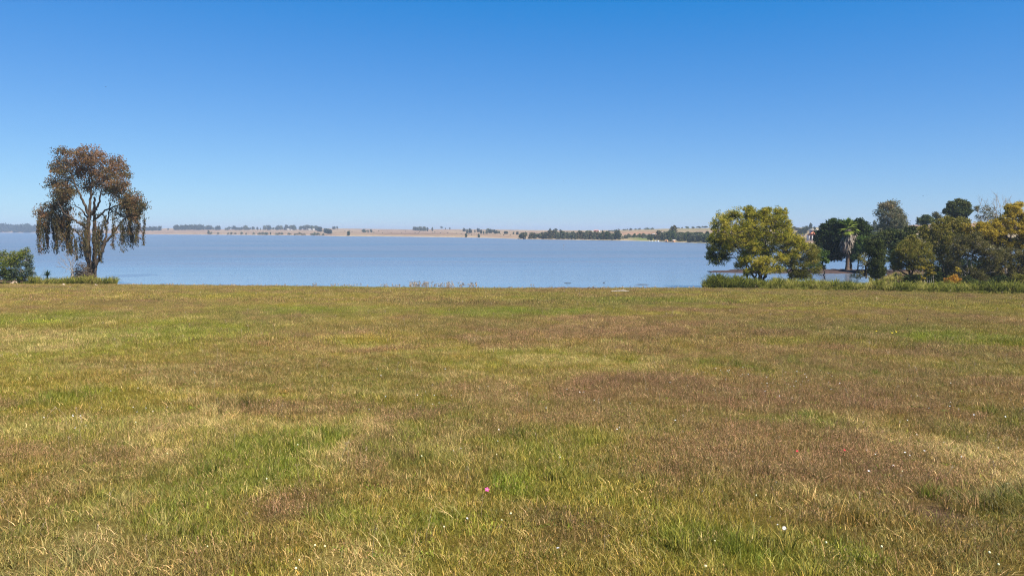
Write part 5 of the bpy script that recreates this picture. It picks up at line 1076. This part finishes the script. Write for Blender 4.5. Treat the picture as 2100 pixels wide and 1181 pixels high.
    def boat(u, v, L, m, lab, grp):
        c = at_z(u, v, 0); b = QB(); n = 9; t = np.linspace(-1, 1, n); V = []
        for q in t:
            hw = .36 * (1 - max(0, q) ** 2.2) + .01; sh = .30 + .12 * q * q
            V += [[q, -hw, sh], [q, -hw * .75, .0], [q * .96, 0, -.12], [q, hw * .75, .0], [q, hw, sh]]
        F = [[i * 5 + j, i * 5 + 5 + j, i * 5 + 6 + j, i * 5 + 1 + j] for i in range(n - 1) for j in range(4)]; b.add(np.array(V) * L / 2, F)
        b.add(np.array([V[0], V[1], V[3], V[4]]) * L / 2, [[0, 1, 2, 3]])
        r = thing('boat', tuple(c), lab, 'boat', grp); r.rotation_euler = (0, 0, random.uniform(.2, 1.0)); r.scale = (1.35, 1.35, 1.9); link('hull', b.mesh('hull', [m]), r)
        b = QB(); b.box((-.1 * L, 0, .32 * L / 2 + .08 * L), (.34 * L, .24 * L, .2 * L)); b.box((.15 * L, 0, .13 * L), (.3 * L, .26 * L, .05 * L)); link('cabin', b.mesh('cabin', [m]), r)
    for u, v, L, lab in ((1332.5, 495.4, 1.7, 'leftmost small white boat moored off the boathouses'), (1338, 495.4, 1.7, 'second small white boat moored off the boathouses'), (1344.8, 495.5, 2.2, 'third white boat moored off the boathouses, beside the biggest'), (1350, 495.8, 3.2, 'biggest white boat moored off the boathouses')):
        boat(u, v, L * at_z(u, v, 0)[1] / FPX * 1.25, hull, lab, 'white boats moored off the boathouses')
    boat(1076, 490.6, 5.5 * at_z(1076, 490.6, 0)[1] / FPX, hd, 'dark boat at the left end of the far lakeside row', None)
    # pole standing in the lake
    c = at_z(1156, 512, 0); b = QB(); k = c[1] / FPX; b.tube(np.array([[0, 0, -1], [0, 0, 5 * k], [.05, 0, 10 * k]]), [.04, .04, .03], 5); b.box((.1, 0, 9.2 * k), (.35, .03, .3)); o = link('marker_pole', b.mesh('marker_pole', [BARK_GREY])); o.location = c; tag(o, 'thin grey marker pole standing alone in the lake', 'pole')
    # jetty
    p = at_z(1374, 497.3, 0); b = QB(); k = p[1] / FPX; b.box((0, 0, .55), (14 * k, 1.5, .2)); [b.box((x * k, 0, .0), (.3, .3, 1.1)) for x in (-6, -2, 2, 6)]; o = link('jetty', b.mesh('jetty', [simple('jetty_wood', (.22, .14, .1), .9)])); o.location = p; tag(o, 'low brown jetty in front of the orange boathouses', 'jetty')
buildings()

def small_things():
    c = ground_at(1272, 600); b = QB(); L = 37 * c[1] / FPX; b.tube(np.array([[-L / 2, 0, .07], [-L / 6, .04, .10], [L / 5, -.03, .12], [L / 2, .02, .08]]), [.05, .07, .07, .03], 7)
    b.tube(np.array([[L * .1, 0, .12], [L * .16, .05, .24], [L * .2, .1, .32]]), [.03, .022, .01], 5); o = link('driftwood', b.mesh('driftwood', [BARK_PALE], smooth=True)); o.location = c + [0, 0, .06]; tag(o, 'long pale driftwood stick lying on the grass near the water', 'driftwood')
    # water bird and a floating stick
    def bird(u, v, Y, span, label, group, swim=False):
        p = pix(u, v, Y) if not swim else at_z(u, v, 0); m = simple('bird_dark', (.04, .04, .045), .8)
        b = QB(); t = np.linspace(-.5, .5, 9); b.tube(np.stack([t * span * .5, 0 * t, .05 * span * np.sin(np.pi * (t + .5))], -1), np.array([.01, .04, .07, .085, .09, .08, .065, .05, .012]) * span, 8)
        me = b.mesh('bird', [m], smooth=True)
        if swim:
            bb = QB(); bb.tube(np.array([[.2, 0, .05], [.25, 0, .14], [.29, 0, .2], [.36, 0, .2], [.42, 0, .19]]) * span, np.array([.05, .035, .045, .03, .006]) * span, 6); 
            r = thing('water_bird', tuple(p), label, 'bird'); link('body', me, r); link('neck', bb.mesh('neck', [m], smooth=True), r); return
        r = thing('flying_bird', tuple(p), label, 'bird', group); link('body', me, r); r.rotation_euler = (0, 0, random.uniform(-.5, .5))
        for sgn in (-1, 1):
            w = QB(); x0, x1 = .12 * span, -.10 * span; V = []
            for q, z, c_ in ((0, 0, 1), (.35, .16, .95), (.75, .12, .7), (1, .0, .15)):
                y = sgn * q * span * .5; V += [[x0 * c_ - .06 * q * span, y, z * span * .6 + .006 * span], [x1 * c_ - .08 * q * span, y, z * span * .6 + .006 * span]]
            w.add(V, [[0, 1, 3, 2], [2, 3, 5, 4], [4, 5, 7, 6]]); link('wing', w.mesh('wing', [m]), r)
    bird(217, 178.5, 120, .36, 'small dark bird flying in the upper left sky above the gum tree', 'flying birds'); bird(935, 226.5, 150, .3, 'tiny dark bird flying high in the middle of the sky', 'flying birds')
    bird(1155, 371, 190, .3, 'tiny dark bird flying low over the lake right of centre', 'flying birds'); bird(1893, 402, 120, .34, 'small dark bird flying between the tall gum and the round-crowned tree', 'flying birds')
    bird(1238, 580, 0, .62, 'small dark water bird swimming close to the near bank', None, True)
    c = at_z(1164, 580.5, 0); b = QB(); L = 15 * c[1] / FPX; b.tube(np.array([[-L / 2, 0, .0], [0, .05, .07], [L / 2, -.05, .02]]), [.02, .04, .015], 6); o = link('floating_stick', b.mesh('floating_stick', [BARK_DARK], smooth=True)); o.location = c; tag(o, 'dark stick floating on the lake left of the swimming bird', 'stick')
    c = at_z(1318, 583.5, 0); b = QB(); L = 34 * c[1] / FPX; b.tube(np.array([[-L / 2, 0, -.01], [-L / 5, .05, .03], [L / 5, .02, .02], [L / 2, -.05, -.02]]), [.015, .035, .035, .01], 6); o = link('floating_branch', b.mesh('floating_branch', [BARK], smooth=True)); o.location = c; tag(o, 'low branch lying half under water right of the swimming bird', 'branch')
    # small dark upright thing in the meadow
    c = ground_at(1860, 660); b = QB(); h = 7 * c[1] / FPX; b.tube(np.array([[0, 0, -.05], [.01, 0, h * .6], [.03, 0, h * 1.2]]), [.035, .03, .02], 6); o = link('stake', b.mesh('stake', [BARK_DARK])); o.location = c; tag(o, 'short dark stake standing in the meadow on the right', 'stake')
small_things()

# ------------------------------------------------------------------ haze
def haze():
    m, t, out = nmat('haze_air'); v = N(t, 'VolumePrincipled'); v.inputs['Color'].default_value = (.46, .56, .70, 1); v.inputs['Density'].default_value = 2.2e-4; v.inputs['Anisotropy'].default_value = 0.0
    t.links.new(v.outputs[0], out.inputs['Volume'])
    b = QB(); b.box((0, 3000, 17.25), (14000, 8000, 38.5)); o = link('haze', b.mesh('haze', [m])); tag(o, 'pale haze in the air over the lake', kind='stuff')
haze()
